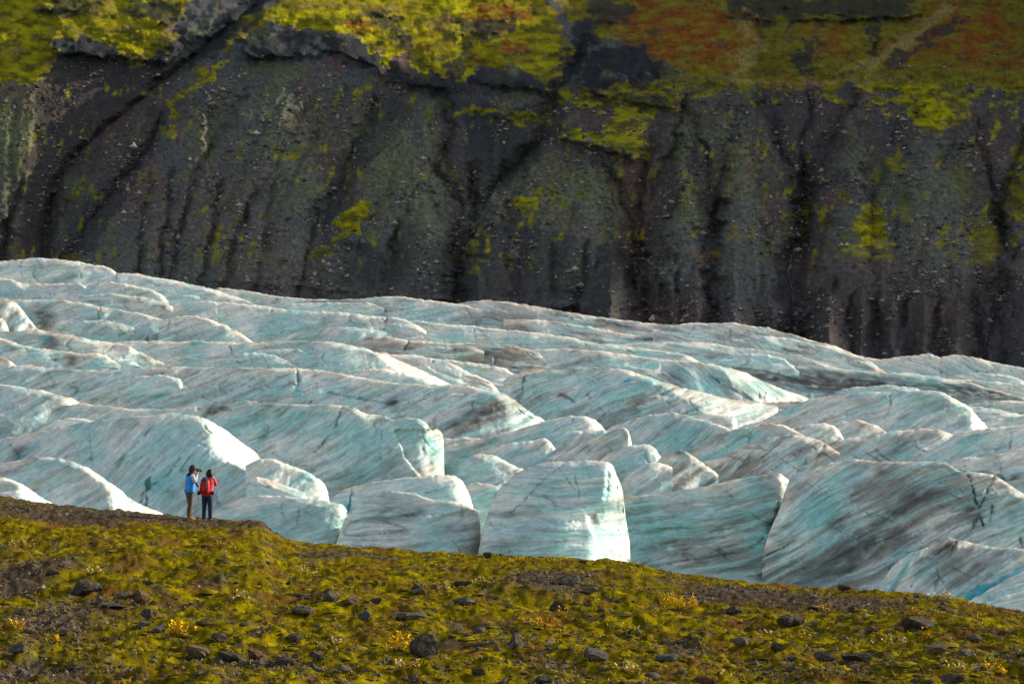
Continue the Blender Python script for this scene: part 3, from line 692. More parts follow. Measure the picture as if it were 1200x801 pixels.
ice([(1080, 449), (1125, 444), (1162, 447), (1200, 450), (E, 452)], 625, 50, blue=.1, dirt=.3, ang=-10)
ice([(-40, 376), (-20, 356), (0, 350), (20, 351), (40, 351), (70, 351), (100, 355), (130, 361), (165, 367), (200, 377), (218, 388)], 540, 60, blue=.25, dirt=.3, ang=18, ochre=.5, spots=[(50, 372, 12, 16, 1, 0), (35, 377, 3, 9, 0, 1.5), (110, 378, 30, 8, .4, .5), (160, 368, 30, 5, -.5, 0), (130, 362, 30, 4, .35, 0)], cracks=[([(175, 388), (172, 402)], 1.5, 1, .5, .8), ([(117, 362), (114, 378)], 1, .8, .1, .5)])
ice([(186, 376), (205, 370), (225, 370), (245, 374), (265, 381), (290, 395), (302, 404)], 530, 45, blue=.1, dirt=.35, ang=20, ochre=.4, cracks=[([(198, 374), (196, 392)], .8, .8, .1, .5)])
ice([(W, 352), (-10, 349), (6, 349), (16, 352), (24, 360), (34, 373), (48, 390)], 515, 45, blue=.2, dirt=.6, ochre=.7, ang=40)
ice([(-30, 376), (0, 372), (4, 374), (9, 381), (12, 392)], 490, 30, blue=.2, dirt=.4, ochre=.9)
# ---- middle rows, left
ice([(120, 402), (160, 399), (200, 400), (230, 399), (265, 401), (300, 401), (337, 399), (367, 399), (400, 402), (425, 407), (450, 415), (475, 425), (495, 434), (512, 442), (532, 452)], 455, 55, blue=.25, dirt=.25, ang=14, facets=[([(430, 408), (455, 425), (470, 440)], .7)], cracks=[([(268, 402), (272, 416), (271, 430)], 1.2, 1, .1, .35), ([(378, 415), (374, 432)], .8, .8, .1, .4), ([(200, 415), (240, 425)], .7, .5, .0, .5)], spots=[(255, 412, 14, 10, -.7, 0), (340, 407, 40, 4, .3, 0)])
ice([(W, 392), (0, 389), (25, 387), (45, 386), (65, 389), (92, 394), (107, 398), (130, 401), (150, 404), (162, 412), (178, 418), (192, 426)], 430, 45, blue=.2, dirt=.35, ang=10, ochre=.7, spots=[(62, 402, 16, 9, 1.1, 0), (54, 395, 5, 3, 0, 1.3), (140, 412, 16, 6, -.6, 0), (100, 402, 6, 5, -.6, 0)], cracks=[([(145, 415), (144, 424)], 1, .8, .1, .9)])
ice([(W, 392), (0, 395), (25, 404), (45, 408), (75, 411), (95, 414), (115, 413), (125, 417), (142, 427)], 410, 45, blue=.3, dirt=.3, ang=12, ochre=.6, spots=[(82, 424, 10, 8, 1, 0), (15, 408, 12, 4, .4, .6), (65, 420, 4, 4, .9, 0)])
ice([(-30, 412), (0, 418), (10, 421), (19, 428), (24, 434)], 385, 30, blue=0, dirt=.9, ochre=.9)
ice([(390, 441), (410, 434), (425, 432), (450, 432), (475, 437), (500, 446), (514, 454)], 405, 40, blue=.2, dirt=.15, ang=15)
ice([(W, 432), (0, 432), (17, 429), (37, 427), (57, 430), (75, 433), (112, 433), (150, 430), (200, 430), (275, 430), (320, 431), (350, 431), (382, 434), (412, 440), (440, 445), (480, 450), (517, 450), (550, 452), (575, 457), (592, 462), (602, 468), (615, 477), (627, 486), (637, 492), (648, 502)], (365, 360), 85, blue=.05, dirt=.38, ang=24, ochre=.4, facets=[([(575, 456), (592, 476), (600, 500)], .5)], cracks=[([(172, 450), (200, 430)], .9, .7, .1, .7), ([(176, 450), (182, 451)], 1.4, .7, .2, .9), ([(347, 430), (350, 445), (346, 462)], 1.7, 1, .1, .9), ([(325, 440), (346, 452)], .9, .7, .1, .7), ([(385, 460), (420, 467), (455, 472)], 1.6, 1, .1, .8), ([(142, 455), (152, 464), (148, 475)], 1.6, .8, .3, .4), ([(365, 470), (346, 476)], .9, .7, .1, .7)], spots=[(570, 480, 36, 12, 1, 0), (545, 495, 40, 8, .8, .0), (187, 464, 5, 2.5, 0, 1.6), (460, 472, 9, 5, 1.2, 0), (250, 470, 20, 4, 0, .6), (562, 470, 20, 4, 0, .8), (455, 455, 70, 6, 0, .4), (140, 460, 50, 10, .35, 0), (250, 448, 60, 10, .25, 0)])
ice([(440, 412), (460, 415), (485, 415), (510, 420), (530, 426), (550, 436), (575, 447), (586, 460)], 480, 45, blue=.0, dirt=.45, ochre=.3, ang=-15, cracks=[([(508, 421), (503, 436)], .9, .9, .1, .6)])
ice([(415, 402), (435, 394), (460, 395), (480, 399), (520, 401), (560, 402), (600, 404), (630, 412), (640, 422)], 520, 45, blue=.0, dirt=.75, ochre=.5, ang=-6, cracks=[([(479, 398), (474, 412)], 2.2, 2, .1, .95), ([(465, 415), (474, 413)], 2, 1.2, .1, .9), ([(581, 418), (579, 426)], 1.5, 1, .4, .6)], spots=[(550, 412, 50, 5, .8, 0)])
ice([(500, 420), (530, 421), (560, 426), (590, 430), (605, 440), (614, 454)], 500, 45, blue=.1, dirt=.3, ang=-15, ochre=.5, spots=[(588, 442, 12, 10, -1, 0), (560, 436, 16, 3, 0, .5)])
ice([(610, 410), (650, 408), (690, 410), (730, 414), (770, 420), (805, 428), (822, 440)], 545, 45, blue=.25, dirt=.35, ang=12, spots=[(680, 425, 30, 4, .6, 0), (760, 430, 30, 5, 0, .7)])
ice([(590, 445), (603, 438), (615, 436), (637, 434), (662, 432), (700, 430), (725, 432), (750, 437), (762, 442), (775, 447), (800, 454), (825, 460), (850, 466), (880, 470), (912, 476)], (425, 420), 80, blue=.2, dirt=.42, ang=24, ochre=.5, facets=[([(757, 438), (790, 460), (820, 476)], .5)], cracks=[([(655, 460), (672, 470)], 2.0, 1, .1, .9), ([(672, 460), (690, 464), (710, 486)], .8, .6, .1, .6), ([(615, 440), (612, 460), (606, 475)], 1.4, 1, .4, .5)], spots=[(735, 446, 6, 3, 0, 1.3), (655, 463, 10, 3, 1, 0), (757, 448, 14, 5, 0, 1), (640, 445, 30, 3, .4, .5), (608, 465, 5, 14, .7, .4), (740, 480, 40, 8, .4, .2), (755, 462, 40, 4, .3, .2)])
ice([(775, 421), (812, 423), (837, 427), (862, 433), (880, 439), (900, 449), (920, 457), (937, 463), (962, 474)], 480, 50, blue=.25, dirt=.35, ang=-35, ochre=.5, facets=[([(845, 429), (860, 450), (880, 466)], .6)], cracks=[([(832, 440), (850, 452), (880, 468)], 1.5, 1.2, .3, .6)], spots=[(872, 456, 14, 5, .7, .8), (790, 444, 16, 8, .8, 0), (850, 447, 16, 6, .4, 0), (910, 458, 20, 4, .4, .4)])
ice([(870, 474), (905, 471), (940, 470), (975, 474), (1010, 482)], 440, 35, blue=.0, dirt=.6, ochre=.4, ang=0)
ice([(1110, 480), (1135, 474), (1150, 471), (1170, 469), (1200, 470), (E, 470)], 500, 40, blue=.2, dirt=.3, ang=5)
ice([(1105, 486), (1140, 476), (1162, 478), (1190, 484), (E, 490)], 450, 45, blue=.1, dirt=.25, ang=5, spots=[(1170, 486, 30, 5, -.5, 0)])
# ---- big walls of the left front
ice([(W, 445), (0, 449), (25, 453), (50, 458), (75, 464), (88, 467), (93, 471), (97, 480), (99, 492)], 310, 85, blue=.28, dirt=.28, ang=30, ochre=.5, facets=[([(76, 464), (79, 478), (82, 490)], 1.2)])
ice([(60, 478), (95, 472), (125, 476), (162, 479), (200, 479), (237, 476), (262, 471), (290, 469), (300, 471), (325, 472), (350, 474), (385, 473), (410, 476), (430, 484), (450, 486), (460, 492), (472, 490), (490, 489), (499, 495), (504, 503), (511, 502), (517, 505), (520, 512), (519.5, 525), (517, 540), (515, 556), (513.5, 580)], (295, 288), 118, slope=.55, blue=.3, dirt=.3, ang=30, ochre=.6, name='serac',
    facets=[([(500, 490), (501, 515), (494, 535), (500, 560)], 1.0)], steps=[([(462, 505), (472, 525), (474, 535), (484, 548), (491, 556), (500, 570)], .9)],
    cracks=[([(402, 475), (390, 505), (370, 530)], 1.0, .8, .1, .5), ([(448, 488), (445, 540)], .9, .5, .1, .35), ([(233, 479), (250, 478), (275, 480)], 2.5, .6, .1, .9)],
    spots=[(250, 482, 16, 5, 1.3, 0), (300, 488, 26, 5, .5, .6), (345, 490, 14, 4, 0, 1), (365, 484, 45, 5, .35, .3), (310, 508, 8, 4, 1.1, 0), (470, 505, 30, 18, 0, .5), (508, 525, 7, 25, 0, .9), (505, 548, 6, 6, .9, 0), (440, 545, 50, 8, .35, 0), (300, 478, 60, 3, 0, .7), (458, 540, 22, 14, .3, 0)])
ice([(25, 512), (42, 501), (62, 493), (82, 489), (95, 490), (110, 493), (128, 498)], 275, 50, blue=.2, dirt=.2, ang=30, spots=[(85, 494, 12, 5, -.6, 0)])
ice([(W, 518), (0, 514), (37, 507), (87, 497), (125, 491), (175, 486), (200, 484), (232, 487), (250, 494), (262, 502), (275, 512), (287, 521), (300, 530), (308, 540), (318, 554)], (258, 248), 122, slope=.6, blue=.28, dirt=.2, ang=38, ochre=.25, name='serac',
    facets=[([(243, 488), (247, 503), (250, 518), (256, 533), (268, 540), (287, 550), (305, 562)], 1.5)],
    cracks=[([(118, 495), (98, 517), (76, 536)], 1.0, .5, .1, .35), ([(188, 489), (165, 515), (135, 545)], .9, .5, .1, .35), ([(213, 486), (216, 508)], .9, .4, .1, .4), ([(179, 550), (172, 575), (172, 594)], 3.2, 1.1, .0, .92), ([(186, 562), (174, 574)], 2.0, .8, .55, .5), ([(168, 578), (163, 592)], 2.0, .7, .3, .5), ([(104, 500), (108, 545)], 2, .3, .3, .1)],
    spots=[(20, 530, 14, 5, .9, 0), (240, 495, 10, 8, 0, .5), (212, 590, 30, 4, .35, 0), (25, 534, 25, 3, 0, 1.3), (180, 520, 60, 8, 0, .3), (275, 575, 30, 3, .4, 0), (210, 572, 20, 3, .3, 0), (275, 520, 16, 16, -.9, 0)])
ice([(236, 536), (255, 536), (270, 541), (287, 550), (300, 556), (325, 564), (350, 569), (365, 573), (378, 580)], 243, 70, melt=5.5, crust_k=.4, slope=.6, blue=.2, dirt=.25, ang=30, ochre=.3)
ice([(288, 545), (303, 537), (318, 537), (337, 544), (357, 551), (374, 560), (380, 566), (384, 576), (387, 592)], 236, 60, blue=.25, dirt=.1, ang=30, name='serac', facets=[([(372, 559), (373, 568), (378, 585)], 1.5)], spots=[(330, 552, 24, 6, -.5, .2), (350, 562, 16, 5, 0, .6)])
ice([(290, 566), (300, 558), (320, 563), (340, 571), (352, 574), (358, 578), (362, 586)], 222, 50, blue=.05, dirt=.35, ang=-10, ochre=.4)
ice([(W, 548), (0, 542), (20, 539), (40, 535), (65, 536), (85, 540), (105, 549), (125, 562), (138, 571), (150, 582), (165, 591), (190, 601), (207, 613)], (208, 200), 90, slope=.6, blue=.12, dirt=.32, ang=24, ochre=.35, name='serac', facets=[([(92, 543), (112, 556), (126, 566), (132, 580), (134, 594), (136, 610)], 1.2)], spots=[(60, 542, 40, 5, .0, .5), (30, 575, 40, 5, .3, 0), (115, 580, 20, 5, .5, 0), (140, 590, 9, 20, -.5, 0)])
ice([(W, 552), (0, 558), (12, 561), (25, 566), (38, 575), (50, 583), (65, 591), (82, 601)], 172, 70, blue=.25, dirt=.25, ang=15, ochre=.6, name='serac', facets=[([(24, 564), (27, 580), (33, 600)], 1.3)], spots=[(12, 568, 12, 4, .2, .5)])
ice([(222, 622), (245, 602), (262, 592), (280, 584), (300, 580), (337, 581), (362, 584), (385, 587), (402, 591), (407, 598), (407.8, 615), (408.3, 640), (408.8, 660)], (192, 190), 100, slope=.45, blue=.3, dirt=.15, ang=20, ochre=.25, name='serac', label='low turquoise ice wall just right of the two people', facets=[([(402, 590), (399, 610), (395, 630), (390, 655)], 1.6)], spots=[(320, 596, 30, 8, 0, .6), (345, 610, 40, 4, .4, 0), (350, 622, 40, 3, .3, 0)], cracks=[([(352, 590), (347, 625)], 1, .3, .1, .25), ([(406, 600), (400, 625), (393, 650)], 3, 1.2, .9, 0)])
ice([(383, 590), (400, 575), (410, 570), (437, 565), (475, 559), (512, 556), (532, 557), (541, 561), (546, 570), (551, 582), (555, 595), (557, 615)], 202, 60, blue=.15, dirt=.08, ang=14, ochre=.15, name='serac', facets=[([(533, 557), (537, 570), (542, 590)], 1.5)], spots=[(440, 575, 40, 4, -.6, .2), (510, 575, 26, 8, 0, .5), (408, 595, 5, 10, 0, 1.3), (538, 575, 6, 12, .3, 0)], cracks=[([(412, 574), (408, 600)], 2.2, .7, .7, .2)])
ice([(386, 665), (394, 637), (400, 618), (405, 606), (412, 601), (418, 600), (422, 591), (432, 583), (450, 576), (462, 575), (487, 578), (507, 585), (525, 586), (545, 591), (556, 595), (561, 601), (563, 612), (563.6, 640), (564.2, 672)], 186, 96, slope=.5, blue=.1, dirt=.34, ang=12, ochre=.2, name='serac', label='rounded ice block with grey layers and a sunlit right edge', facets=[([(557, 595), (551, 612), (547, 630), (541, 648), (536, 670)], 1.5)], spots=[(480, 602, 20, 5, .8, 0), (460, 590, 24, 6, .3, 0), (530, 620, 24, 7, .5, 0), (470, 630, 50, 5, .3, 0), (450, 648, 30, 4, 0, .5)])
ice([(533, 565), (538, 548), (546, 538), (557, 531), (578, 533), (595, 541), (612, 549), (627, 557)], 220, 60, blue=.45, dirt=.1, ang=22, ochre=.3, name='serac', spots=[(575, 545, 25, 8, 0, .5), (555, 545, 10, 8, -.3, .2)])
ice([(538, 575), (548, 567), (557, 565), (575, 567), (592, 574)], 208, 60, blue=.4, dirt=.05, ang=10, ochre=.5, name='serac', spots=[(562, 580, 14, 10, 0, .6)])
# ---- the tall tower in the middle and the block standing out of its face
ice([(555, 690), (560, 650), (565, 622), (572, 602), (580, 579), (590, 567), (602, 556), (620, 546), (637, 542), (662, 540), (700, 539), (713, 541), (719, 546), (722, 556), (727, 566), (730, 577), (732, 594), (735, 618), (738, 632), (738.6, 660), (739.2, 690)], (184, 180), 150, subs=0, groove=.6, slope=.28, proud=(([590, 620, 642, 660, 684], [640, 610, 590, 594, 594]), ([683, 687, 694, 701, 703, 704], [590, 602, 621, 637, 655, 690]), 1.5, 596), blue=.22, dirt=.22, ang=4, ochre=.15, rim=1.3, name='serac', label='tall pale ice tower at the centre with a bright right side',
    facets=[([(716, 541), (714, 560), (711, 580), (703, 597), (697, 615), (696, 640), (694, 690)], 1.7), ([(790, 540), (745, 584), (664, 597), (655, 620), (646, 650), (640, 690)], .42)],
    cracks=[([(713, 556), (712, 580), (705, 598), (699, 618)], 6, .5, .4, 0), ([(722, 560), (724, 600), (726, 660)], 2.2, .3, .15, 0), ([(697, 622), (730, 620)], 1.2, .4, .1, .5), ([(671, 552), (679, 575), (678, 592)], 1.2, .3, .2, .1), ([(600, 600), (640, 560), (660, 545)], 1.5, .3, .1, .25)],
    spots=[(690, 550, 26, 6, 0, .8), (640, 572, 24, 5, .3, 0), (700, 578, 16, 10, .2, .5), (604, 605, 22, 6, .5, 0), (600, 635, 26, 6, .5, 0), (590, 655, 20, 6, .4, 0), (698, 610, 6, 14, .9, 0), (640, 566, 30, 2.5, .4, 0), (690, 566, 26, 2, .4, 0), (622, 592, 26, 4, .35, 0), (725, 640, 10, 20, -.7, 0), (712, 660, 14, 12, -.6, 0)])
# ---- right front walls
ice([(712, 588), (732, 581), (750, 580), (775, 579), (800, 574), (825, 570), (850, 564), (875, 559), (900, 555), (914, 554), (926, 563), (929, 572), (930, 592), (931, 640)], (208, 204), 135, subs=0, slope=.5, blue=.42, dirt=.46, ang=15, ochre=.6, rough=.5, name='serac', label='long green-grey banded ice wall right of the central tower', facets=[([(915, 553), (920, 570), (914, 590), (904, 612), (899, 640)], 1.4)], cracks=[([(924, 570), (918, 588), (910, 605), (899, 622)], 3.4, 1.0, .95, 0), ([(880, 640), (896, 630)], 1.2, .4, .3, .4)], spots=[(860, 610, 40, 6, .7, 0), (790, 640, 40, 8, .6, 0), (770, 595, 40, 6, .2, .4), (840, 590, 60, 5, .2, .4), (830, 655, 30, 6, .4, 0), (880, 600, 30, 4, 0, .6), (919, 560, 5, 4, -1, 0)], groove=1.6)
ice([(893, 650), (902, 622), (912, 600), (919, 578), (927, 558), (945, 550), (980, 541), (1002, 537), (1025, 541), (1050, 541), (1085, 540), (1105, 540), (1114, 544), (1120, 550), (1145, 553), (1165, 556), (1182, 567), (1200, 578), (E, 598)], (198, 194), 165, subs=0, slope=.45, blue=.25, dirt=.58, ang=26, ochre=.35, name='serac', label='large dark-streaked ice wall filling the right front of the glacier', groove=1.6,
    cracks=[([(1135, 556), (1142, 580), (1148, 600), (1138, 622)], 1.6, .8, .1, .85), ([(1165, 556), (1155, 580), (1146, 598), (1152, 615)], 1.6, .8, .1, .85), ([(1163, 592), (1160, 610)], 1.5, .5, .1, .8), ([(1195, 630), (1198, 640)], 2, .5, .3, .8), ([(1060, 590), (1040, 606), (1020, 622)], 1.4, .4, .5, .3)],
    spots=[(1072, 586, 30, 12, 1.0, 0), (1060, 600, 60, 8, .8, 0), (985, 610, 16, 10, .9, 0), (1030, 620, 70, 10, .9, 0), (1000, 650, 70, 16, 1.0, 0), (975, 672, 50, 8, .9, 0), (980, 560, 36, 6, 0, .5), (955, 600, 26, 12, 0, .45), (940, 630, 12, 14, -.4, .2), (1080, 560, 40, 8, .3, 0), (1140, 600, 10, 14, 1, 0), (1032, 552, 8, 8, .8, 0), (1010, 575, 40, 5, .6, 0), (1060, 650, 20, 10, 0, .5), (1150, 590, 60, 30, .25, 0), (1010, 640, 50, 5, .8, 0), (960, 670, 40, 8, .5, .2), (1060, 607, 40, 4, -.3, .5), (1000, 690, 40, 6, .5, 0)])
ice([(1092, 550), (1117, 541), (1130, 536), (1150, 535), (1172, 532), (1200, 525), (E, 518)], 226, 70, blue=.25, dirt=.25, ang=14, cracks=[([(1174, 533), (1172, 552)], 1, .5, .2, .5), ([(1120, 552), (1160, 553), (1180, 562)], 2.4, .6, .4, .7)], spots=[(1185, 560, 14, 5, .9, 0)])
ice([(1016, 716), (1022, 704), (1027, 694), (1037, 675), (1050, 659), (1065, 648), (1087, 641), (1094, 652)], 184, 80, blue=.05, dirt=.15, ang=55, ochre=.1, name='serac', spots=[(1062, 665, 20, 5, 0, .7)])
ice([(1036, 712), (1050, 690), (1062, 672), (1075, 655), (1090, 640), (1100, 631), (1112, 629), (1137, 635), (1162, 640), (1200, 643), (E, 645)], 176, 95, slope=.45, blue=.1, dirt=.62, ang=30, ochre=.15, name='serac', label='dark grit-covered ice slab at the lower right', cracks=[([(1122, 632), (1112, 652)], 1.4, .5, .1, .85), ([(1100, 675), (1096, 690)], 2, .5, .1, .6)], spots=[(1110, 640, 30, 6, 1.1, 0), (1070, 690, 18, 10, -.9, 0), (1096, 700, 12, 10, -.9, 0), (1085, 665, 16, 8, .3, .4), (1150, 660, 50, 8, .5, 0), (1180, 655, 40, 5, .4, 0)])
ice([(1108, 712), (1128, 697), (1150, 684), (1175, 671), (1200, 660), (E, 642)], 169, 45, blue=1.0, dirt=.0, ang=24, ochre=0, name='serac', label='narrow band of deep turquoise ice at the right edge', spots=[(1160, 682, 60, 14, 0, 1.4)])
ice([(1126, 718), (1140, 701), (1162, 688), (1200, 668), (E, 652)], 164, 50, blue=.02, dirt=.12, ang=24, ochre=.05, name='serac')
ice([(1136, 722), (1155, 705), (1180, 697), (1200, 692), (E, 686)], 150, 40, blue=.0, dirt=.05, ang=10, ochre=.0, name='serac')
# ---- tumbled ridges of the middle
ice([(495, 534), (519, 522), (550, 517), (578, 511), (600, 506), (625, 497), (650, 490), (670, 486), (675, 488), (683, 487), (695, 490), (703, 497), (711, 506), (720, 518)], 305, 60, blue=.38, dirt=.12, ang=22, ochre=.2, facets=[([(690, 488), (697, 503), (704, 516)], 1.0)], cracks=[([(673, 487), (668, 500)], 1, .4, .3, .2)], spots=[(560, 523, 40, 5, .5, 0), (545, 532, 6, 12, .3, .9)])
ice([(565, 532), (585, 522), (600, 518), (625, 516), (640, 513), (645, 517), (652, 528)], 275, 50, blue=.0, dirt=.25, ang=25, ochre=.4, spots=[(625, 524, 20, 4, .4, 0)])
ice([(598, 556), (627, 541), (650, 527), (675, 511), (687, 504), (710, 504), (728, 508)], 262, 60, blue=.5, dirt=.3, ang=35, ochre=.4)
ice([(612, 554), (637, 540), (662, 528), (687, 517), (712, 506), (730, 500), (735, 502), (738, 508), (741, 522)], 247, 60, blue=.12, dirt=.5, ang=35, ochre=.5, spots=[(725, 520, 12, 10, .3, .5)])
ice([(690, 550), (702, 539), (715, 530), (740, 521), (760, 520), (768, 525), (775, 535), (782, 547)], 228, 55, blue=.35, dirt=.2, ang=25, ochre=.3)
ice([(720, 575), (731, 562), (742, 550), (760, 542), (772, 541), (788, 547)], 216, 45, blue=.2, dirt=.35, ang=30, ochre=.1)
ice([(750, 562), (763, 547), (775, 536), (785, 531), (797, 527), (808, 531), (824, 542), (842, 556)], 222, 45, blue=.15, dirt=.55, ang=35, ochre=.5, spots=[(798, 532, 10, 5, 1.2, 0), (766, 548, 5, 4, 1.3, 0), (780, 546, 16, 4, .6, .4)])
ice([(700, 510), (720, 499), (740, 491), (762, 486), (787, 483), (805, 486), (825, 492), (845, 498), (860, 506), (873, 517)], 288, 75, blue=.42, dirt=.2, ang=35, ochre=.25, facets=[([(775, 484), (750, 505), (747, 527), (750, 560)], -.5)], spots=[(790, 512, 30, 12, 0, .5), (740, 505, 10, 10, -.6, 0), (775, 505, 30, 3, .5, 0), (745, 530, 7, 12, 0, 1)])
ice([(795, 496), (812, 487), (825, 484), (850, 486), (860, 488), (864, 493), (866, 506)], 312, 40, blue=.0, dirt=.12, ang=10, ochre=.3, spots=[(835, 492, 10, 3, .0, .5)])
ice([(785, 552), (802, 538), (815, 526), (830, 514), (850, 505), (875, 500), (903, 495), (925, 500), (942, 509)], 268, 65, blue=.35, dirt=.35, ang=30, ochre=.6, spots=[(840, 515, 20, 5, .7, 0), (850, 528, 30, 4, 0, .7)])
ice([(882, 518), (905, 507), (925, 502), (950, 497), (967, 495), (978, 498), (984, 506), (992, 518)], 278, 45, blue=.5, dirt=.18, ang=25, ochre=.6, spots=[(970, 500, 12, 3, .6, 0)])
ice([(975, 506), (985, 494), (1007, 492), (1025, 497), (1042, 508), (1058, 519)], 293, 45, blue=.4, dirt=.25, ang=20, ochre=.7, spots=[(1010, 500, 14, 6, .7, 0), (989, 496, 6, 4, -1, 0)])
ice([(855, 505), (890, 493), (910, 485), (925, 477), (950, 467), (975, 464), (1005, 460), (1038, 459), (1045, 461), (1062, 457), (1085, 457), (1105, 459), (1115, 465), (1125, 470), (1137, 477), (1145, 487), (1156, 499), (1168, 514)], (335, 328), 70, blue=.12, dirt=.26, ang=24, ochre=.3, name='serac', facets=[([(1116, 464), (1134, 478), (1142, 492), (1143, 505)], 1.2)], cracks=[([(1044, 461), (1043, 478), (1036, 490)], 1.2, .8, .1, .45)], spots=[(1008, 470, 6, 5, .5, -0), (950, 490, 16, 4, -.4, 0), (1090, 478, 30, 5, .3, .2), (930, 482, 20, 4, 0, .4), (1140, 490, 8, 10, -.6, .2)])
ice([(712, 584), (730, 567), (750, 557), (775, 551), (807, 542), (832, 540), (850, 534), (875, 522), (900, 512), (930, 509), (950, 512), (965, 518), (984, 530)], (242, 238), 70, blue=.02, dirt=.62, ang=28, ochre=.5, spots=[(805, 560, 20, 8, .6, 0), (870, 545, 30, 8, .7, .1), (945, 550, 8, 14, .3, .8), (930, 530, 30, 8, .4, 0)], cracks=[([(946, 535), (938, 560)], 1.8, .5, .6, .3), ([(966, 520), (952, 550)], 2, .5, 0, .6)])
ice([(955, 532), (972, 519), (985, 514), (1020, 510), (1060, 503), (1078, 501), (1100, 503), (1120, 510), (1142, 522)], 266, 55, blue=.08, dirt=.5, ang=25, ochre=.6, spots=[(1060, 522, 40, 6, .7, .1), (1000, 525, 30, 5, .4, 0)])
ice([(1050, 552), (1075, 538), (1100, 523), (1115, 511), (1130, 506), (1150, 502), (1175, 500), (1200, 497), (E, 494)], 252, 60, blue=.2, dirt=.15, ang=24, ochre=.1, cracks=[([(1185, 500), (1183, 525)], .9, .5, .2, .4)], spots=[(1130, 520, 40, 6, 0, .4)])
ice([(1140, 498), (1160, 492), (1185, 488), (1210, 487), (E, 487)], 345, 40, blue=.15, dirt=.2, ang=10)
ice([(425, 540), (470, 522), (510, 514), (545, 512), (580, 515), (600, 522)], 320, 50, blue=.05, dirt=.5, ang=22, spots=[(535, 505, 40, 6, 0, 1), (520, 525, 30, 6, .5, 0)])
# ------------------------------------------------------------------ the mossy moor in front
CREST = [(-300, 560), (-60, 578), (0, 583), (70, 592), (150, 598), (215, 606), (250, 609), (285, 612), (308, 618), (320, 628), (345, 634), (400, 640), (470, 645), (560, 650), (640, 656), (740, 663), (800, 676), (900, 686), (1000, 692), (1080, 696), (1130, 703), (1200, 717), (1300, 738), (1500, 790)]
_cp = np.array(CREST, float)
_ca, _cq = ray(_cp[:, 0], _cp[:, 1])
_cd = np.interp(_cp[:, 0], [-300, 0, 240, 330, 560, 800, 1200, 1500], [84, 82, 78.5, 77, 74, 70, 60, 54])

def crest_at(a):
    return np.interp(a, _ca, _cd), np.interp(a, _ca, _cq)

def moor_z(x, y, fine=True):
    x = np.asarray(x, float); y = np.asarray(y, float)
    a = x / y
    dc, qc = crest_at(a)
    # soften the corner joints of the traced crest
    zc = qc * dc
    d0, z0 = 38.0, -4.06
    z = np.where(y < d0, -1.75 + (z0 + 1.75) * y / d0, z0 + (zc - z0) * (y - d0) / (dc - d0))
    over = np.maximum(y - dc, 0)
    z = z - np.minimum(0.035 * over ** 1.5, 0.45 * over)
    calm = 0.28 + 0.72 * sstep(2, 14, np.abs(dc - y))
    z = z + calm * (0.26 * fbm(x / 9, y / 11, 3, 101) + 0.17 * fbm(x / 2.6, y / 3.4, 3, 105))
    bx = -0.1035 * y
    z = z + 0.24 * np.exp(-((x - bx) / 0.62) ** 4 - ((y - 76.2) / 1.6) ** 2)       # dark turf bank on the crest
    if fine:
        z = z + (0.55 + 0.45 * calm) * (0.085 * fbm(x / 0.8, y / 1.3, 2, 109) + 0.055 * fbm(x / .3, y / .45, 2, 111) + 0.06 * (ridged(x / 0.4, y / 0.6, 2, 113) - 1.1) * 0.6)
    return z

def gravel_mask(x, y):
    m = 0.62 * np.exp(-(((x - at(70, 752, 47)[0]) / 1.6) ** 2 + ((y - 48) / 5.5) ** 2))
    for px, py, d, rx, ry, s in [(640, 695, 63, 1.6, 5, .8), (980, 708, 60, 3.0, 4, .7), (30, 720, 56, 1.6, 5, .7), (120, 604, 78, 5, 4.5, .9), (610, 740, 48, 1.0, 3, .4), (400, 650, 72, 3, 3, .5), (850, 690, 64, 3, 4, .7), (800, 745, 48, .7, 2.5, .6), (1150, 760, 44, 1, 3, .5), (330, 700, 60, 1, 4, .3), (60, 790, 40, 1.4, 2, .6), (320, 790, 40, 1.2, 2, .6), (640, 785, 41, .9, 2, .5), (930, 780, 42, 1, 2, .4)]:
        p = at(px, py, d)
        m = np.maximum(m, s * np.exp(-(((x - p[0]) / rx) ** 2 + ((y - p[1]) / ry) ** 2)))
    return m

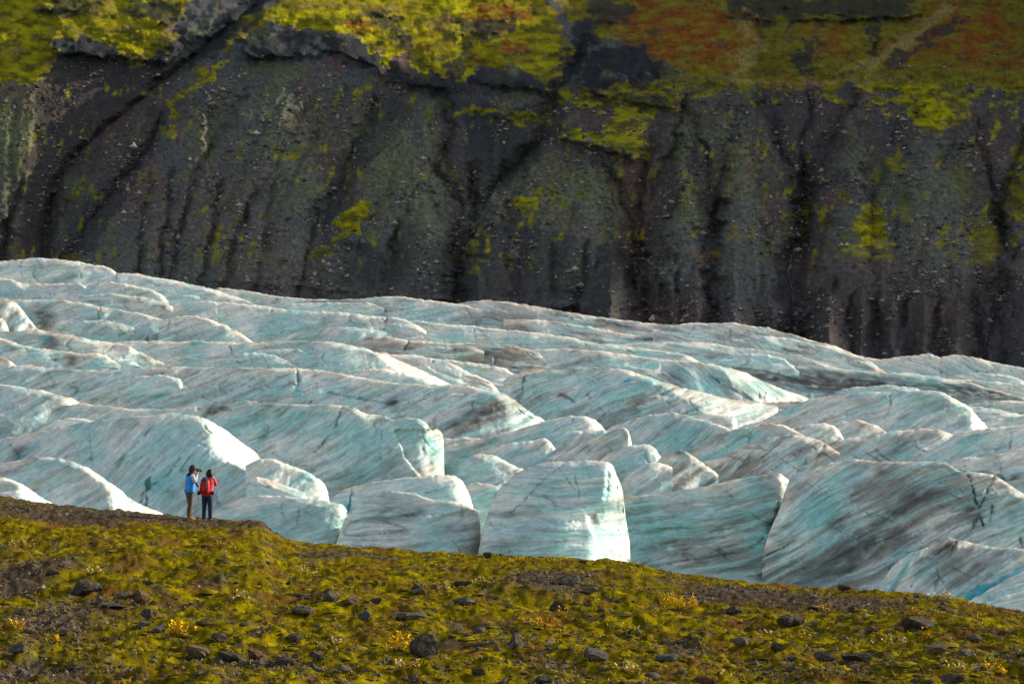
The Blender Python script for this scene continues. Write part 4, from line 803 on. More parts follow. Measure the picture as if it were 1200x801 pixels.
def build_moor():
    cols = np.concatenate([np.arange(-500, -60, 12), np.arange(-60, 1262, 1.5), np.arange(1262, 1700, 12)])
    a = ray(cols, np.full(cols.shape, 690.0))[0]
    dc, qc = crest_at(a)
    t = np.linspace(0, 1, 300)
    near = np.array([3, 6, 10, 15, 20, 25, 28.0])
    inv = (1 / 31.0) + t[:, None] * (1 / dc - 1 / 31.0)[None]
    D = 1 / inv
    past = dc[None] + np.array([.15, .3, .5, .8, 1.2, 1.8, 2.6, 4, 6, 9, 13, 20, 30, 45])[:, None]
    D = np.concatenate([np.repeat(near[:, None], len(a), 1), D, past])
    X = a[None] * D
    Zb = moor_z(X, D, False)
    Z = moor_z(X, D)
    pos = np.stack([X, D, Z], -1)
    n1 = fbm(X / 1.5, D / 3.0, 4, 121); n2 = fbm(X / 0.42, D / 0.8, 5, 125, .62); n3 = fbm(X / 6, D / 12, 3, 127)
    n4 = fbm(X / .16, D / .5, 2, 128)
    c = np.empty(pos.shape); c[:] = (0.135, 0.108, 0.004)
    c = mixc(c, (0.245, 0.20, 0.003), sstep(0.05, 0.75, n2 + .4 * n1))
    c = mixc(c, (0.045, 0.037, 0.012), sstep(0.05, 0.65, -n2 + .3 * n1) * .75)
    c = mixc(c, (0.12, 0.066, 0.016), sstep(0.2, 0.7, fbm(X / 1.1, D / 2.4, 4, 131) + .3 * n3) * .85)
    c = mixc(c, (0.15, 0.05, 0.022), sstep(0.62, 1.0, fbm(X / 1.6, D / 3.0, 4, 137)) * .7)
    earth = np.clip(gravel_mask(X, D) * 1.1 + 0.5 * n1 * 0.5 + .15 * n2, 0, 1)
    earth = np.maximum(sstep(0.35, 0.65, earth), sstep(0.4, 0.75, fbm(X / .9, D / 2.2, 4, 141) + .25 * n3) * .8)
    p = at(305, 620, 77)
    bank = np.exp(-(((X - p[0]) / 0.8) ** 2 + ((D - 77) / 2.5) ** 2))
    earth = np.maximum(earth, sstep(.3, .7, bank + .2 * n2))
    crest_band = sstep(10, 1.0, dc[None] - D) * sstep(340, 200, 600 + F * X / D) * .6
    earth = np.maximum(earth, sstep(.35, .8, crest_band + .35 * n2))
    ec = np.empty(pos.shape); ec[:] = (0.08, 0.058, 0.036)
    ec = mixc(ec, (0.11, 0.09, 0.068), sstep(.1, .7, n4))
    ec = mixc(ec, (0.04, 0.034, 0.03), sstep(.1, .7, -n4 + .3 * n2))
    c = c + (ec - c) * earth[..., None]
    c = c * (1 + .22 * np.clip(n4, -1, 1.3))[..., None]
    o = link('ground', grid_mesh('ground', pos, c), M_MOOR)
    return tag(o, kind='structure')
ground = build_moor()

def on_moor(px, py):
    """the point of the moor seen at a pixel"""
    a, q = ray(px, py)
    dc, qc = crest_at(a)
    ds = np.linspace(30, float(dc) + 1.0, 500)
    g = moor_z(a * ds, ds)
    hit = np.nonzero(q * ds <= g)[0]
    d = ds[hit[0]] if len(hit) else float(dc)
    return np.array([a * d, d, float(moor_z(a * d, d))])

# ------------------------------------------------------------------ rocks
def rock_mesh(name, seed, sub, cuts, flat=1.0, col=(0.06, 0.055, 0.05), col2=(0.1, 0.09, 0.075), mossy=0.0, lichen=0.0):
    r = np.random.default_rng(seed)
    bm = bmesh.new(); bmesh.ops.create_icosphere(bm, subdivisions=sub, radius=1.0)
    v = np.array([p.co[:] for p in bm.verts])
    for i in range(cuts):
        nrm = r.normal(size=3); nrm /= np.linalg.norm(nrm)
        h = r.uniform(.38, .8)
        dd = v @ nrm - h
        v = v - np.maximum(dd, 0)[:, None] * nrm * r.uniform(.9, 1.0)
    v = v * (1 + .05 * fbm(v[:, 0] * 5, v[:, 1] * 5 + v[:, 2] * 4, 3, seed + 2) + .12 * fbm(v[:, 0] * 1.5 + seed * 3.1, v[:, 1] * 1.5 + v[:, 2] * 1.1, 3, seed))[:, None]
    v = v * np.array([1, r.uniform(.75, 1), flat * r.uniform(.8, 1.0)])
    for p, q in zip(bm.verts, v): p.co = q
    me = bpy.data.meshes.new(name); bm.to_mesh(me); bm.free()
    n = fbm(v[:, 0] * 2.5 + seed, v[:, 1] * 2.5 + v[:, 2] * 3, 3, seed + 4)
    c = np.empty(v.shape); c[:] = col
    c = mixc(c, col2, sstep(-.2, .5, n))
    if mossy: c = mixc(c, (0.15, 0.13, 0.02), sstep(.15, .6, v[:, 2] / flat * .6 + n * .6) * mossy)
    if lichen: c = mixc(c, (0.26, 0.23, 0.17), sstep(.3, .6, fbm(v[:, 0] * 5 + seed, v[:, 1] * 5 + v[:, 2] * 4, 2, seed + 8)) * lichen)
    set_tint(me, c)
    me.materials.append(M_TINT)
    return me

DARKC = ((0.045, 0.041, 0.035), (0.075, 0.066, 0.052)); GREYC = ((0.065, 0.06, 0.052), (0.115, 0.105, 0.088))
TANC = ((0.10, 0.078, 0.052), (0.17, 0.135, 0.088)); REDC = ((0.075, 0.042, 0.026), (0.15, 0.085, 0.045)); BLUEC = ((0.055, 0.062, 0.064), (0.09, 0.098, 0.098))
def put_rock(px, py, w, h, colr, seed, name='boulder', cuts=9, mossy=0, lichen=.2, sub=4):
    """w, h: size of the rock in photograph pixels; py: its foot"""
    p = on_moor(px, py)
    mpp = p[1] / F
    o = link(name, rock_mesh(name, seed, sub, cuts, 1.0, colr[0], colr[1], mossy, lichen))
    rx = w * mpp / 2; rz = h * mpp / 1.62
    o.scale = (rx * 1.12, rx * 0.95, rz)
    o.rotation_euler = (0, 0, (seed * 1.7) % 0.9 - .45)
    o.location = (p[0], p[1] + rx * .5, p[2] + rz * 0.55)
    return o
BOULDERS = [
    (98, 699, 36, 20, DARKC, 'dark flat-topped boulder at the left, the broadest block above the gravel patch', 6),
    (164, 708, 24, 18, REDC, 'reddish brown angular boulder right of the broad dark flat-topped one', 7),
    (186, 743, 19, 14, GREYC, 'grey angular stone just left of a yellow plant tuft at the left', 9),
    (20, 765, 20, 15, GREYC, 'grey stone at the far left below the gravel patch', 9),
    (233, 770, 38, 17, TANC, 'wide tan flat boulder below the brightest yellow tuft at the left', 7),
    (266, 775, 27, 17, DARKC, 'dark pointed boulder leaning against the wide tan one', 8),
    (299, 773, 26, 16, REDC, 'brown rounded boulder right of the dark pointed one', 12),
    (256, 752, 20, 15, DARKC, 'dark stone standing above the wide tan boulder', 8),
    (345, 757, 24, 13, DARKC, 'low dark stone in moss right of the brown rounded boulder', 9),
    (351, 723, 30, 12, DARKC, 'dark slab-like rock in the moss below the middle left', 7),
    (388, 704, 20, 12, GREYC, 'grey hump-shaped rock above the dark slab-like rock', 10),
    (411, 709, 20, 11, TANC, 'tan rounded rock beside a grey hump-shaped one', 12),
    (426, 728, 15, 14, BLUEC, 'small blue-grey upright rock under the tan rounded one', 7),
    (441, 709, 18, 10, DARKC, 'dark low rock right of the tan rounded one', 9),
    (500, 768, 36, 26, DARKC, 'large dark square boulder with yellow plants at its left side', 6),
    (490, 698, 18, 11, TANC, 'small tan rock with a pointed dark companion, mid moor', 10),
    (488, 690, 12, 9, DARKC, 'small pointed dark rock just above a small tan rock', 7),
    (538, 687, 28, 10, DARKC, 'low dark mossy hump beside pale dry plants, mid moor', 12),
    (545, 709, 22, 11, GREYC, 'grey weathered rock at the left end of the central gravel strip', 9),
    (332, 780, 24, 12, DARKC, 'dark wide rock near the bottom left of centre', 8),
    (402, 790, 24, 15, TANC, 'tan egg-shaped boulder near the bottom edge left of centre', 14),
    (372, 772, 20, 13, GREYC, 'grey stone between the tan egg-shaped boulder and a yellow tuft', 8),
    (145, 702, 17, 12, TANC, 'tan lumpy stone between the broad dark boulder and the reddish one', 10),
    (133, 713, 30, 7, DARKC, 'thin dark slab lying below the tan lumpy stone', 8),
    (172, 726, 13, 13, DARKC, 'small dark stone under the reddish brown boulder', 8),
    (167, 737, 18, 10, BLUEC, 'blue-grey low stone left of the stone by the yellow tuft', 9),
    (483, 726, 34, 13, GREYC, 'double grey rock in the middle of the moor', 8),
    (605, 757, 20, 22, GREYC, 'tall pale grey rock standing right of centre near the bottom', 7),
    (670, 687, 32, 13, GREYC, 'flat grey rock just below the moor crest under the ice tower', 9),
    (692, 695, 22, 10, TANC, 'brown flat rock right of the flat grey one below the crest', 10),
    (652, 718, 26, 14, DARKC, 'dark rough rock at the right end of the central gravel', 8),
    (698, 775, 30, 19, GREYC, 'grey angular boulder right of the centre near the bottom', 7),
    (784, 775, 30, 12, BLUEC, 'smooth blue-grey slab-shaped boulder low on the moor', 12),
    (872, 757, 28, 15, TANC, 'tan rounded boulder with a moss skirt right of centre', 14),
    (910, 765, 20, 14, DARKC, 'dark round stone right of the tan rounded boulder', 12),
    (927, 735, 32, 15, DARKC, 'dark jagged rock in the middle of the right half', 8),
    (1074, 739, 44, 24, DARKC, 'large dark mound-like boulder at the right', 10),
    (1097, 765, 32, 12, TANC, 'pale flat boulder below the large dark mound', 9),
    (1005, 775, 32, 15, DARKC, 'wide dark boulder below the right of centre', 8),
    (826, 801, 28, 13, REDC, 'brown rounded boulder at the bottom edge right of centre', 13),
    (967, 774, 22, 14, GREYC, 'grey rough rock left of the wide dark boulder', 8),
    (860, 719, 18, 10, DARKC, 'small dark square rock above the tan rounded boulder', 6),
    (1118, 801, 26, 14, GREYC, 'grey boulder at the bottom edge on the right', 8),
    (1140, 752, 20, 11, GREYC, 'grey stone right of the pale flat boulder', 8),
    (572, 653, 13, 9, DARKC, 'dark knob of rock on the crest in front of the tower\'s left foot', 8),
    (684, 661, 10, 7, DARKC, 'small dark knob on the crest in front of the ice tower', 9),
    (990, 694, 20, 10, DARKC, 'dark boulder sitting on the crest at the right', 9),
    (75, 745, 12, 10, GREYC, 'grey block lying inside the left gravel patch', 8),
    (60, 676, 16, 9, DARKC, 'dark rock in the heather near the left edge under the crest', 8),
    (1020, 741, 16, 9, GREYC, 'grey low rock left of the large dark mound-like boulder', 8),
    (745, 745, 16, 10, TANC, 'tan stone on the bare patch right of centre', 9),
    (560, 792, 22, 12, DARKC, 'dark boulder near the bottom edge at the centre', 8),
    (640, 800, 26, 14, DARKC, 'dark angular boulder on the bottom edge just right of centre', 7),
]
for i, (px, py, w, h, colr, lab, cuts) in enumerate(BOULDERS):
    o = put_rock(px, py, w, h, colr, 200 + i, cuts=cuts, mossy=.35 if i % 4 == 1 else .12)
    tag(o, lab, 'rock')

# smaller stones: copies of eight shapes
protos = []
for k in range(10):
    cc = [DARKC, GREYC, GREYC, TANC, DARKC, REDC, GREYC, BLUEC, DARKC, TANC][k]
    protos.append((rock_mesh('stone', 400 + k, 2, 6 + k % 4, .8, cc[0], cc[1], .25 if k % 3 == 0 else .05, .3), k))
SR = np.random.default_rng(31)
placed = 0; tries = 0; stones = []
taken = [(b[0], b[1], b[2]) for b in BOULDERS]
while placed < 140 and tries < 4000:
    tries += 1
    px = SR.uniform(-8, 1208); 
    cy = np.interp(px, _cp[:, 0], _cp[:, 1])
    py = cy + 3 + (815 - cy) * SR.random() ** 0.75
    if any(abs(px - x) < w * .6 + 4 and abs(py - y) < 12 for x, y, w in taken): continue
    clump = perlin(px / 70, py / 30, 77)
    if SR.random() > 0.45 + 0.7 * clump: continue
    w = float(np.clip(SR.lognormal(2.1, .42), 5, 20)) * (0.55 + 0.45 * (py - 580) / 220 + .15)
    p = on_moor(px, py)
    me, k = protos[int(SR.integers(0, 10))]
    o = bpy.data.objects.new('stone', me); COL.objects.link(o)
    r = w * p[1] / F / 2
    o.scale = (r * SR.uniform(.95, 1.25), r * SR.uniform(.8, 1.1), r * SR.uniform(.6, 1.0))
    o.rotation_euler = (SR.uniform(-.2, .2), SR.uniform(-.2, .2), SR.uniform(0, 6.28))
    o.location = (p[0], p[1], p[2] + r * .08)
    kind = ['dark', 'grey', 'grey', 'tan', 'dark', 'rusty brown', 'grey', 'blue-grey', 'dark', 'tan'][k]
    stones.append((o, kind, px, py))
    taken.append((px, py, w)); placed += 1

def scatter_faces(name, N, placer, sizer, colr, parts=8):
    """many tiny pieces, joined into one mesh (ground cover nobody could count)"""
    base = np.array([(1, 0, 0), (0, 1, 0), (-1, 0, 0), (0, -1, 0), (.15, .1, 1), (0, 0, -.6), (.6, .6, .45), (-.55, .5, .5)], float)[:6]
    fac = np.array([(0, 1, 4), (1, 2, 4), (2, 3, 4), (3, 0, 4), (1, 0, 5), (2, 1, 5), (3, 2, 5), (0, 3, 5)])
    p = placer(N); N = len(p); s = sizer(N)
    j = base[None] * (1 + rng.uniform(-.4, .4, (N, 6, 1)))
    th = rng.uniform(0, 6.28, N); cs, sn = np.cos(th), np.sin(th)
    x = j[..., 0] * cs[:, None] - j[..., 1] * sn[:, None]; y = j[..., 0] * sn[:, None] + j[..., 1] * cs[:, None]
    v = np.stack([x, y, j[..., 2] * .75], -1) * s[:, None, :] + p[:, None, :]
    f = fac[None] + (np.arange(N) * 6)[:, None, None]
    col = np.repeat(colr(N)[:, None], 6, 1)
    me = raw_mesh(name, v.reshape(-1, 3), f.reshape(-1, 3), col.reshape(-1, 3), smooth=False)
    return tag(link(name, me, M_TINT), kind='stuff')

def pebble_places(N):
    px = rng.uniform(-20, 1220, N * 9); cy = np.interp(px, _cp[:, 0], _cp[:, 1])
    a = ray(px, cy)[0]; dc = crest_at(a)[0]
    d = 1 / (1 / 33 + rng.random(N * 9) * (1 / dc - 1 / 33)); x = a * d
    keep = rng.random(N * 9) < 0.06 + gravel_mask(x, d) * .9 + .12 * (perlin(x / .9, d / 2.2, 141) > .3)
    x, d = x[keep][:N], d[keep][:N]
    return np.stack([x, d, moor_z(x, d) + .004], -1)
def pebble_cols(N):
    t = rng.random(N)[:, None]; r = rng.random(N)[:, None]
    return np.array([.045, .04, .036]) * (1 - t) + np.array([.14, .12, .095]) * t + (r > .93) * np.array([.14, .12, .09])
scatter_faces('gravel', 9000, pebble_places, lambda n: np.clip(rng.lognormal(-3.35, .45, n), .012, .11)[:, None] * rng.uniform(.6, 1.2, (n, 3)), pebble_cols)

# low turf: short blades and moss sprigs, one mesh
def build_turf(N=36000):
    px = rng.uniform(-20, 1220, N * 2); cy = np.interp(px, _cp[:, 0], _cp[:, 1])
    a = ray(px, cy)[0]; dc = crest_at(a)[0]
    d = 1 / (1 / 33 + rng.random(N * 2) ** .8 * (1 / (dc + .3) - 1 / 33)); d = np.where(rng.random(N * 2) < .12, dc + rng.uniform(-1.2, .4, N * 2), d); x = a * d
    keep = rng.random(N * 2) > gravel_mask(x, d) * .85 + .35 * (perlin(x / 1.4, d / 2.5, 144) > .25)
    x, d = x[keep][:N], d[keep][:N]; n = len(x)
    z = moor_z(x, d)
    b = np.stack([x, d, z - .01], -1)
    h = np.clip(rng.lognormal(-3.05, .35, n), .02, .10) * (1 - .35 * sstep(60, 80, d)); w = rng.uniform(.012, .035, n)
    th = rng.uniform(0, 6.28, n); ln = rng.uniform(-.8, .8, (n, 2)) * h[:, None]
    side = np.stack([np.cos(th) * w, np.sin(th) * w, 0 * w], -1)
    tip = b + np.concatenate([ln, h[:, None]], 1)
    v = np.stack([b - side, b + side, tip], 1)
    f = np.arange(n * 3).reshape(n, 3)
    t = rng.random(n)[:, None]
    c = np.array([.17, .14, .01]) * (1 - t) + np.array([.30, .25, .012]) * t
    br = (rng.random(n) < .22)[:, None]; c = np.where(br, np.array([.17, .11, .045]) * (.7 + .6 * t), c)
    gr = (rng.random(n) < .12)[:, None]; c = np.where(gr, np.array([.09, .09, .03]), c)
    col = np.repeat(c[:, None], 3, 1)
    me = raw_mesh('moss_turf', v.reshape(-1, 3), f, col.reshape(-1, 3), smooth=False)
    return tag(link('moss_turf', me, M_TINT), kind='stuff')
build_turf(20000)

def build_cushions(N=3500):
    px = rng.uniform(-20, 1220, N * 2); cy = np.interp(px, _cp[:, 0], _cp[:, 1])
    a = ray(px, cy)[0]; dc = crest_at(a)[0]
    d = 1 / (1 / 33 + rng.random(N * 2) * (1 / dc - 1 / 33)); x = a * d
    keep = rng.random(N * 2) > gravel_mask(x, d) * .95 + .5 * (perlin(x / 1.7, d / 3.5, 147) > .15)
    x, d = x[keep][:N], d[keep][:N]; n = len(x)
    r = np.clip(rng.lognormal(-3.0, .45, n), .025, .15); hh = r * rng.uniform(.16, .4, n)
    th = np.linspace(0, 2 * np.pi, 8)[:-1]
    rings = []
    for q, zq in ((1.0, -.35), (.82, .45), (.42, .88)):
        jj = q * (1 + rng.uniform(-.35, .35, (n, 7))) * rng.uniform(.85, 1.2, (n, 1))
        rings.append(np.stack([jj * np.cos(th) * r[:, None] * 1.35, jj * np.sin(th) * r[:, None] * 1.1, (zq * hh)[:, None] * (1 + rng.uniform(-.4, .4, (n, 7)))], -1))
    v = np.concatenate(rings + [np.stack([0 * r, 0 * r, hh], -1)[:, None]], 1) + np.stack([x, d, moor_z(x, d)], -1)[:, None]
    f = []
    for k in range(2):
        for i in range(7):
            f += [(k * 7 + i, k * 7 + (i + 1) % 7, k * 7 + 7 + (i + 1) % 7), (k * 7 + i, k * 7 + 7 + (i + 1) % 7, k * 7 + 7 + i)]
    for i in range(7): f.append((14 + i, 14 + (i + 1) % 7, 21))
    F_ = np.array(f)[None] + (np.arange(n) * 22)[:, None, None]
    t = rng.random(n)[:, None]
    c = np.array([.15, .118, .007]) * (1 - t) + np.array([.22, .18, .007]) * t
    pk = fbm(x / 1.1, d / 2.4, 3, 131)
    br = ((rng.random(n) < .18) | (pk > .45))[:, None]; c = np.where(br, np.array([.10, .06, .024]) * (.7 + .6 * t), c)
    gr = (rng.random(n) < .2)[:, None]; c = np.where(gr, np.array([.065, .06, .02]), c)
    col = np.repeat(c[:, None], 22, 1)
    me = raw_mesh('moss_cushions', v.reshape(-1, 3), F_.reshape(-1, 3), col.reshape(-1, 3), smooth=True)
    return tag(link('moss_cushions', me, M_TINT), kind='stuff')
build_cushions()

# ------------------------------------------------------------------ small yellow and straw-coloured plants
def plant(px, py, w, h, leaf, label, seed, dense=1.0):
    p = on_moor(px, py); mpp = p[1] / F
    r = np.random.default_rng(seed)
    root = empty('dwarf_willow', p)
    tag(root, label, 'plant', None)
    W_, H_ = w * mpp / 2, h * mpp * 1.25
    nst = int(max(9, w * .8) * dense)
    sv, sf, lv, lf, lc = [], [], [], [], []
    for s in range(nst):
        bx = r.uniform(-1, 1) * W_; by = r.uniform(-.35, .35) * W_
        hh = H_ * r.uniform(.55, 1.05) * (1 - .45 * (abs(bx) / W_) ** 2)
        tx = bx + r.normal() * hh * .25; ty = by + r.normal() * hh * .25
        gz = float(moor_z(p[0] + bx, p[1] + by)) - p[2]
        bt = np.array([bx, by, gz - .02]); tp = np.array([tx, ty, gz + hh])
        sw = .006
        i = len(sv)
        sv += [bt + (sw, 0, 0), bt + (-sw * .5, sw, 0), bt + (-sw * .5, -sw, 0), tp]
        sf += [(i, i + 1, i + 3), (i + 1, i + 2, i + 3), (i + 2, i, i + 3)]
        nl = max(4, int(hh / .022))
        for k in range(nl):
            t = .25 + .8 * k / nl
            q = bt + (tp - bt) * t
            th = r.uniform(0, 6.28); ln = r.uniform(.04, .075); el = r.uniform(.1, 1.0)
            dv = np.array([math.cos(th) * math.cos(el), math.sin(th) * math.cos(el), math.sin(el)]) * ln
            sd_ = np.array([-math.sin(th), math.cos(th), .3]) * ln * .32
            i = len(lv)
            lv += [q, q + dv * .5 + sd_, q + dv, q + dv * .5 - sd_]
            lf.append((i, i + 1, i + 2, i + 3))
            cc = np.array(leaf) * r.uniform(.65, 1.25)
            lc += [cc] * 4
    st = link('stem', raw_mesh('stem', np.array(sv), np.array(sf), np.tile((.09, .05, .03), (len(sv), 1)), False), M_TINT, root)
    st['kind'] = 'stuff'
    fo = link('foliage', raw_mesh('foliage', np.array(lv), np.array(lf), np.array(lc), False), M_TINT, root)
    return root
YEL = (0.80, 0.52, 0.02); ORG = (0.62, 0.36, 0.02); STR = (0.68, 0.52, 0.18); LIM = (0.55, 0.48, 0.04)
PLANTS = [(214, 746, 36, 15, YEL, 'bright yellow tuft between the grey stones at the left'), (470, 762, 44, 17, YEL, 'yellow upright plant at the left side of the large dark square boulder'),
    (360, 672, 32, 10, STR, 'straw-coloured plant patch on the middle left slope'), (522, 690, 24, 9, STR, 'pale dry plant beside the low dark hump'), (64, 753, 16, 9, YEL, 'small yellow tuft at the left gravel patch'),
    (795, 713, 46, 16, YEL, 'broad pale yellow bush on the right half below the crest'), (640, 737, 70, 9, ORG, 'long orange-yellow plant strip at the centre'), (737, 742, 22, 11, LIM, 'lime-yellow tuft right of the orange plant strip'),
    (649, 658, 20, 7, LIM, 'lime-green tuft on the crest before the tower'), (742, 669, 14, 6, ORG, 'little orange tuft on the crest at the tower\'s right foot'), (1116, 705, 56, 9, STR, 'long pale straw fringe on the crest at the right'),
    (1046, 755, 46, 12, STR, 'whitish straw plants left below the large dark mound'), (1085, 750, 16, 12, ORG, 'orange sprig beside the large dark mound'), (1126, 786, 36, 10, STR, 'pale dry plants at the lower right'),
    (850, 799, 24, 10, STR, 'straw tuft at the bottom edge right of centre'), (655, 724, 20, 9, ORG, 'orange tuft above the long orange-yellow strip'), (20, 738, 18, 10, YEL, 'yellow tuft at the left edge above the gravel'),
    (385, 758, 30, 10, STR, 'straw plants left of the grey stone, lower left of centre'), (940, 748, 22, 9, LIM, 'lime-yellow plants under the dark jagged rock'), (1070, 722, 20, 8, ORG, 'rusty orange tuft above the large dark mound'),
    (470, 785, 40, 10, STR, 'pale straw patch below the large dark square boulder'), (560, 683, 26, 6, STR, 'faint straw tuft right of the low dark hump'), (905, 745, 22, 8, STR, 'straw tuft left of the dark jagged rock\'s foot'),
    (262, 640, 30, 5, ORG, 'thin orange-brown grass below the two people'), (338, 645, 14, 6, YEL, 'small yellow tuft just below the turf bank'), (25, 640, 36, 8, STR, 'straw-coloured grass under the left crest'),
    (110, 672, 26, 8, STR, 'straw tufts above the broad dark boulder'), (1165, 790, 26, 10, YEL, 'yellow tuft at the lower right corner'), (735, 790, 30, 9, STR, 'straw tuft below the grey angular boulder'),
    (968, 716, 24, 7, ORG, 'rust-coloured tuft below the crest boulder at the right'), (610, 658, 24, 5, ORG, 'orange fringe on the crest left of the lime-green tuft'), (280, 700, 26, 8, STR, 'straw tuft on the left middle slope')]

def short_name(lab):
    w = lab.replace(',', ' ,').split(); out = []
    for t in w:
        if t in (',', 'at', 'above', 'in', 'just', 'below', 'beside', 'right', 'left', 'standing', 'leaning', 'near', 'inside', 'between', 'with', 'lying', 'under', 'sitting', 'on', 'low', 'before', 'across') and out: break
        out.append(t)
    return ' '.join(out)
_names = {}
for (x_, y_, *r_, lab_) in [(b[0], b[1], b[5]) for b in BOULDERS] + [(q_[0], q_[1], q_[5]) for q_ in PLANTS]:
    _names.setdefault(short_name(lab_), []).append((x_, y_))
LANDMARKS = [(v[0][0], v[0][1], k_) for k_, v in _names.items() if len(v) == 1 and 2 <= len(k_.split()) <= 4]
_rel = {}
for o, kind, px, py in stones:
    lx, ly, nm = min(LANDMARKS, key=lambda q_: math.hypot(q_[0] - px, 1.8 * (q_[1] - py)))
    dx, dy = px - lx, 1.8 * (py - ly)
    v = 'above' if dy < 0 else 'below'; h = 'left' if dx < 0 else 'right'
    rel = h + ' of' if abs(dx) > 2.2 * abs(dy) else (v if abs(dy) > 2.2 * abs(dx) else v + ' and ' + h + ' of')
    _rel.setdefault((kind, rel, nm), []).append((math.hypot(dx, dy), o))
ORD = ['nearest', 'second nearest', 'third nearest', 'fourth nearest', 'fifth nearest', 'sixth nearest', 'seventh nearest', 'eighth nearest']
for (kind, rel, nm), lst in _rel.items():
    lst.sort(key=lambda t_: t_[0])
    for i, (dd, o) in enumerate(lst):
        tag(o, '%ssmall %s stone %s the %s' % ((ORD[min(i, 7)] + ' ') if len(lst) > 1 else '', kind, rel, nm), 'stone', 'small stones scattered over the mossy moor')
for i, (px, py, w, h, lc, lab) in enumerate(PLANTS):
    plant(px, py, w, h, lc, lab, 900 + i, .55 if lc is STR else .9)

# dark turf bank with overhanging edge on the crest right of the people
# ------------------------------------------------------------------ boulders and scree on the mountain
MB = [(1093, 344, 16, 15, 'large rounded brown boulder perched above the dark flutes at the right'), (860, 290, 10, 7, 'pale slab on the scree left of the main gully at the right'), (293, 194, 9, 6, 'pale orange block on the left scree slope'), (268, 187, 8, 6, 'cream block left of the pale orange one on the scree'),
      (257, 284, 8, 5, 'pale block low on the flutes at the left'), (133, 285, 6, 4, 'small pale stone near the left gully foot'), (190, 302, 5, 4, 'pale stone at the foot of the left flutes'), (648, 163, 12, 5, 'pale leaning slab at the head of the central gully'), (763, 268, 7, 5, 'cream stone right of the central red streak'), (775, 268, 6, 4, 'cream stone right beside another one at the red streak'),
      (690, 222, 9, 5, 'tan block on the greenish central scree'), (693, 322, 6, 4, 'tan stone low on the central scree'), (604, 330, 6, 4, 'tan stone on the lower central slope'), (548, 206, 7, 5, 'tan stone in the central hollow'), (475, 107, 6, 4, 'pale stone under the left cave'), (491, 172, 7, 4, 'pale stone on the upper left cone'),
      (990, 155, 9, 7, 'grey block below the plateau rim at the right'), (1148, 102, 10, 7, 'grey rock on the plateau rim at the right'), (1178, 175, 9, 6, 'pale block on the right-hand scree'), (1130, 178, 7, 5, 'grey block left of the right-hand gully'), (980, 304, 9, 6, 'grey block at the foot of the mossy patch'), (832, 297, 8, 6, 'grey block left of the pale slab'),
      (1030, 332, 7, 5, 'pale stone above the fourth dark flute'), (1073, 335, 7, 5, 'pale stone left of the large rounded brown boulder'), (870, 270, 6, 4, 'grey stone above the pale slab'), (350, 116, 7, 5, 'tan stone in the upper left scree'), (330, 122, 6, 5, 'pale stone left of the tan one in the upper scree'), (374, 147, 7, 5, 'rusty stone in the upper left scree'), (342, 155, 6, 4, 'pale stone below the upper left scree stones'), (362, 221, 5, 4, 'yellowish stone on the left scree'),
      (305, 303, 7, 5, 'grey block at the foot of the left scree'), (220, 205, 6, 4, 'tan stone on the left flutes'), (1118, 132, 8, 5, 'tan stone in the mossy patch at the right'), (1200, 322, 8, 6, 'grey stone at the right edge')]
for i, (px, py, w, h, lab) in enumerate(MB):
    P_, Y_ = np.array([float(px)]), np.array([float(py)])
    d = float(mountain_depth(P_, Y_)[0]); q = at(P_, Y_, np.array([d]))[0]
    mpp = d / F
    cc = [((.10, .08, .065), (.2, .16, .13)), ((.13, .12, .105), (.23, .21, .185)), ((.15, .11, .075), (.25, .19, .14))][i % 3] if i else ((.08, .065, .055), (.12, .095, .08))
    o = link('boulder', rock_mesh('boulder', 600 + i, 2 if i else 3, 7, 1, cc[0], cc[1]))
    o.scale = (w * mpp / 2 * 1.1, w * mpp / 2, h * mpp / 2 * 1.1); o.location = q; o.rotation_euler = (0, 0, i * 1.3)
    tag(o, lab, 'rock')
def scree_places(N):
    px = rng.uniform(-20, 1220, N * 5); py = rng.uniform(60, 425, N * 5)
    dens = sstep(-.3, .7, fbm(px / 60, py / 50, 3, 161)) * sstep(np.interp(px, [p[0] for p in RIM], [p[1] for p in RIM]) - 2, np.interp(px, [p[0] for p in RIM], [p[1] for p in RIM]) + 15, py)
    k = rng.random(N * 5) < dens * .8 + .04
    px, py = px[k][:N], py[k][:N]
    return at(px, py, mountain_depth(px, py) - .1)
def scree_cols(N):
    t = rng.random(N)[:, None] ** 1.6; r = rng.random(N)[:, None]
    return np.array([.05, .05, .05]) * (1 - t) + np.array([.32, .29, .24]) * t + (r > .86) * np.array([.14, .12, .09])
scatter_faces('scree', 12000, scree_places, lambda n: np.clip(rng.lognormal(-.75, .55, n), .25, 2.0)[:, None] * rng.uniform(.6, 1.2, (n, 3)), scree_cols)
# ------------------------------------------------------------------ the two people on the crest
def skin_mesh(name, verts, edges, radii, mat, parent, root=0, levels=2):
    me = bpy.data.meshes.new(name)
    me.from_pydata([tuple(v) for v in verts], edges, [])
    me.materials.append(mat)
    o = bpy.data.objects.new(name, me); COL.objects.link(o)
    if parent is not None: o.parent = parent
    o.modifiers.new('skin', 'SKIN')
    o.modifiers['skin'].use_smooth_shade = True
    for i, s in enumerate(me.skin_vertices[0].data):
        r = radii[i]
        s.radius = (r, r) if np.isscalar(r) else r
        s.use_root = (i == root)
    ss = o.modifiers.new('smooth', 'SUBSURF'); ss.levels = levels; ss.render_levels = levels
    return o

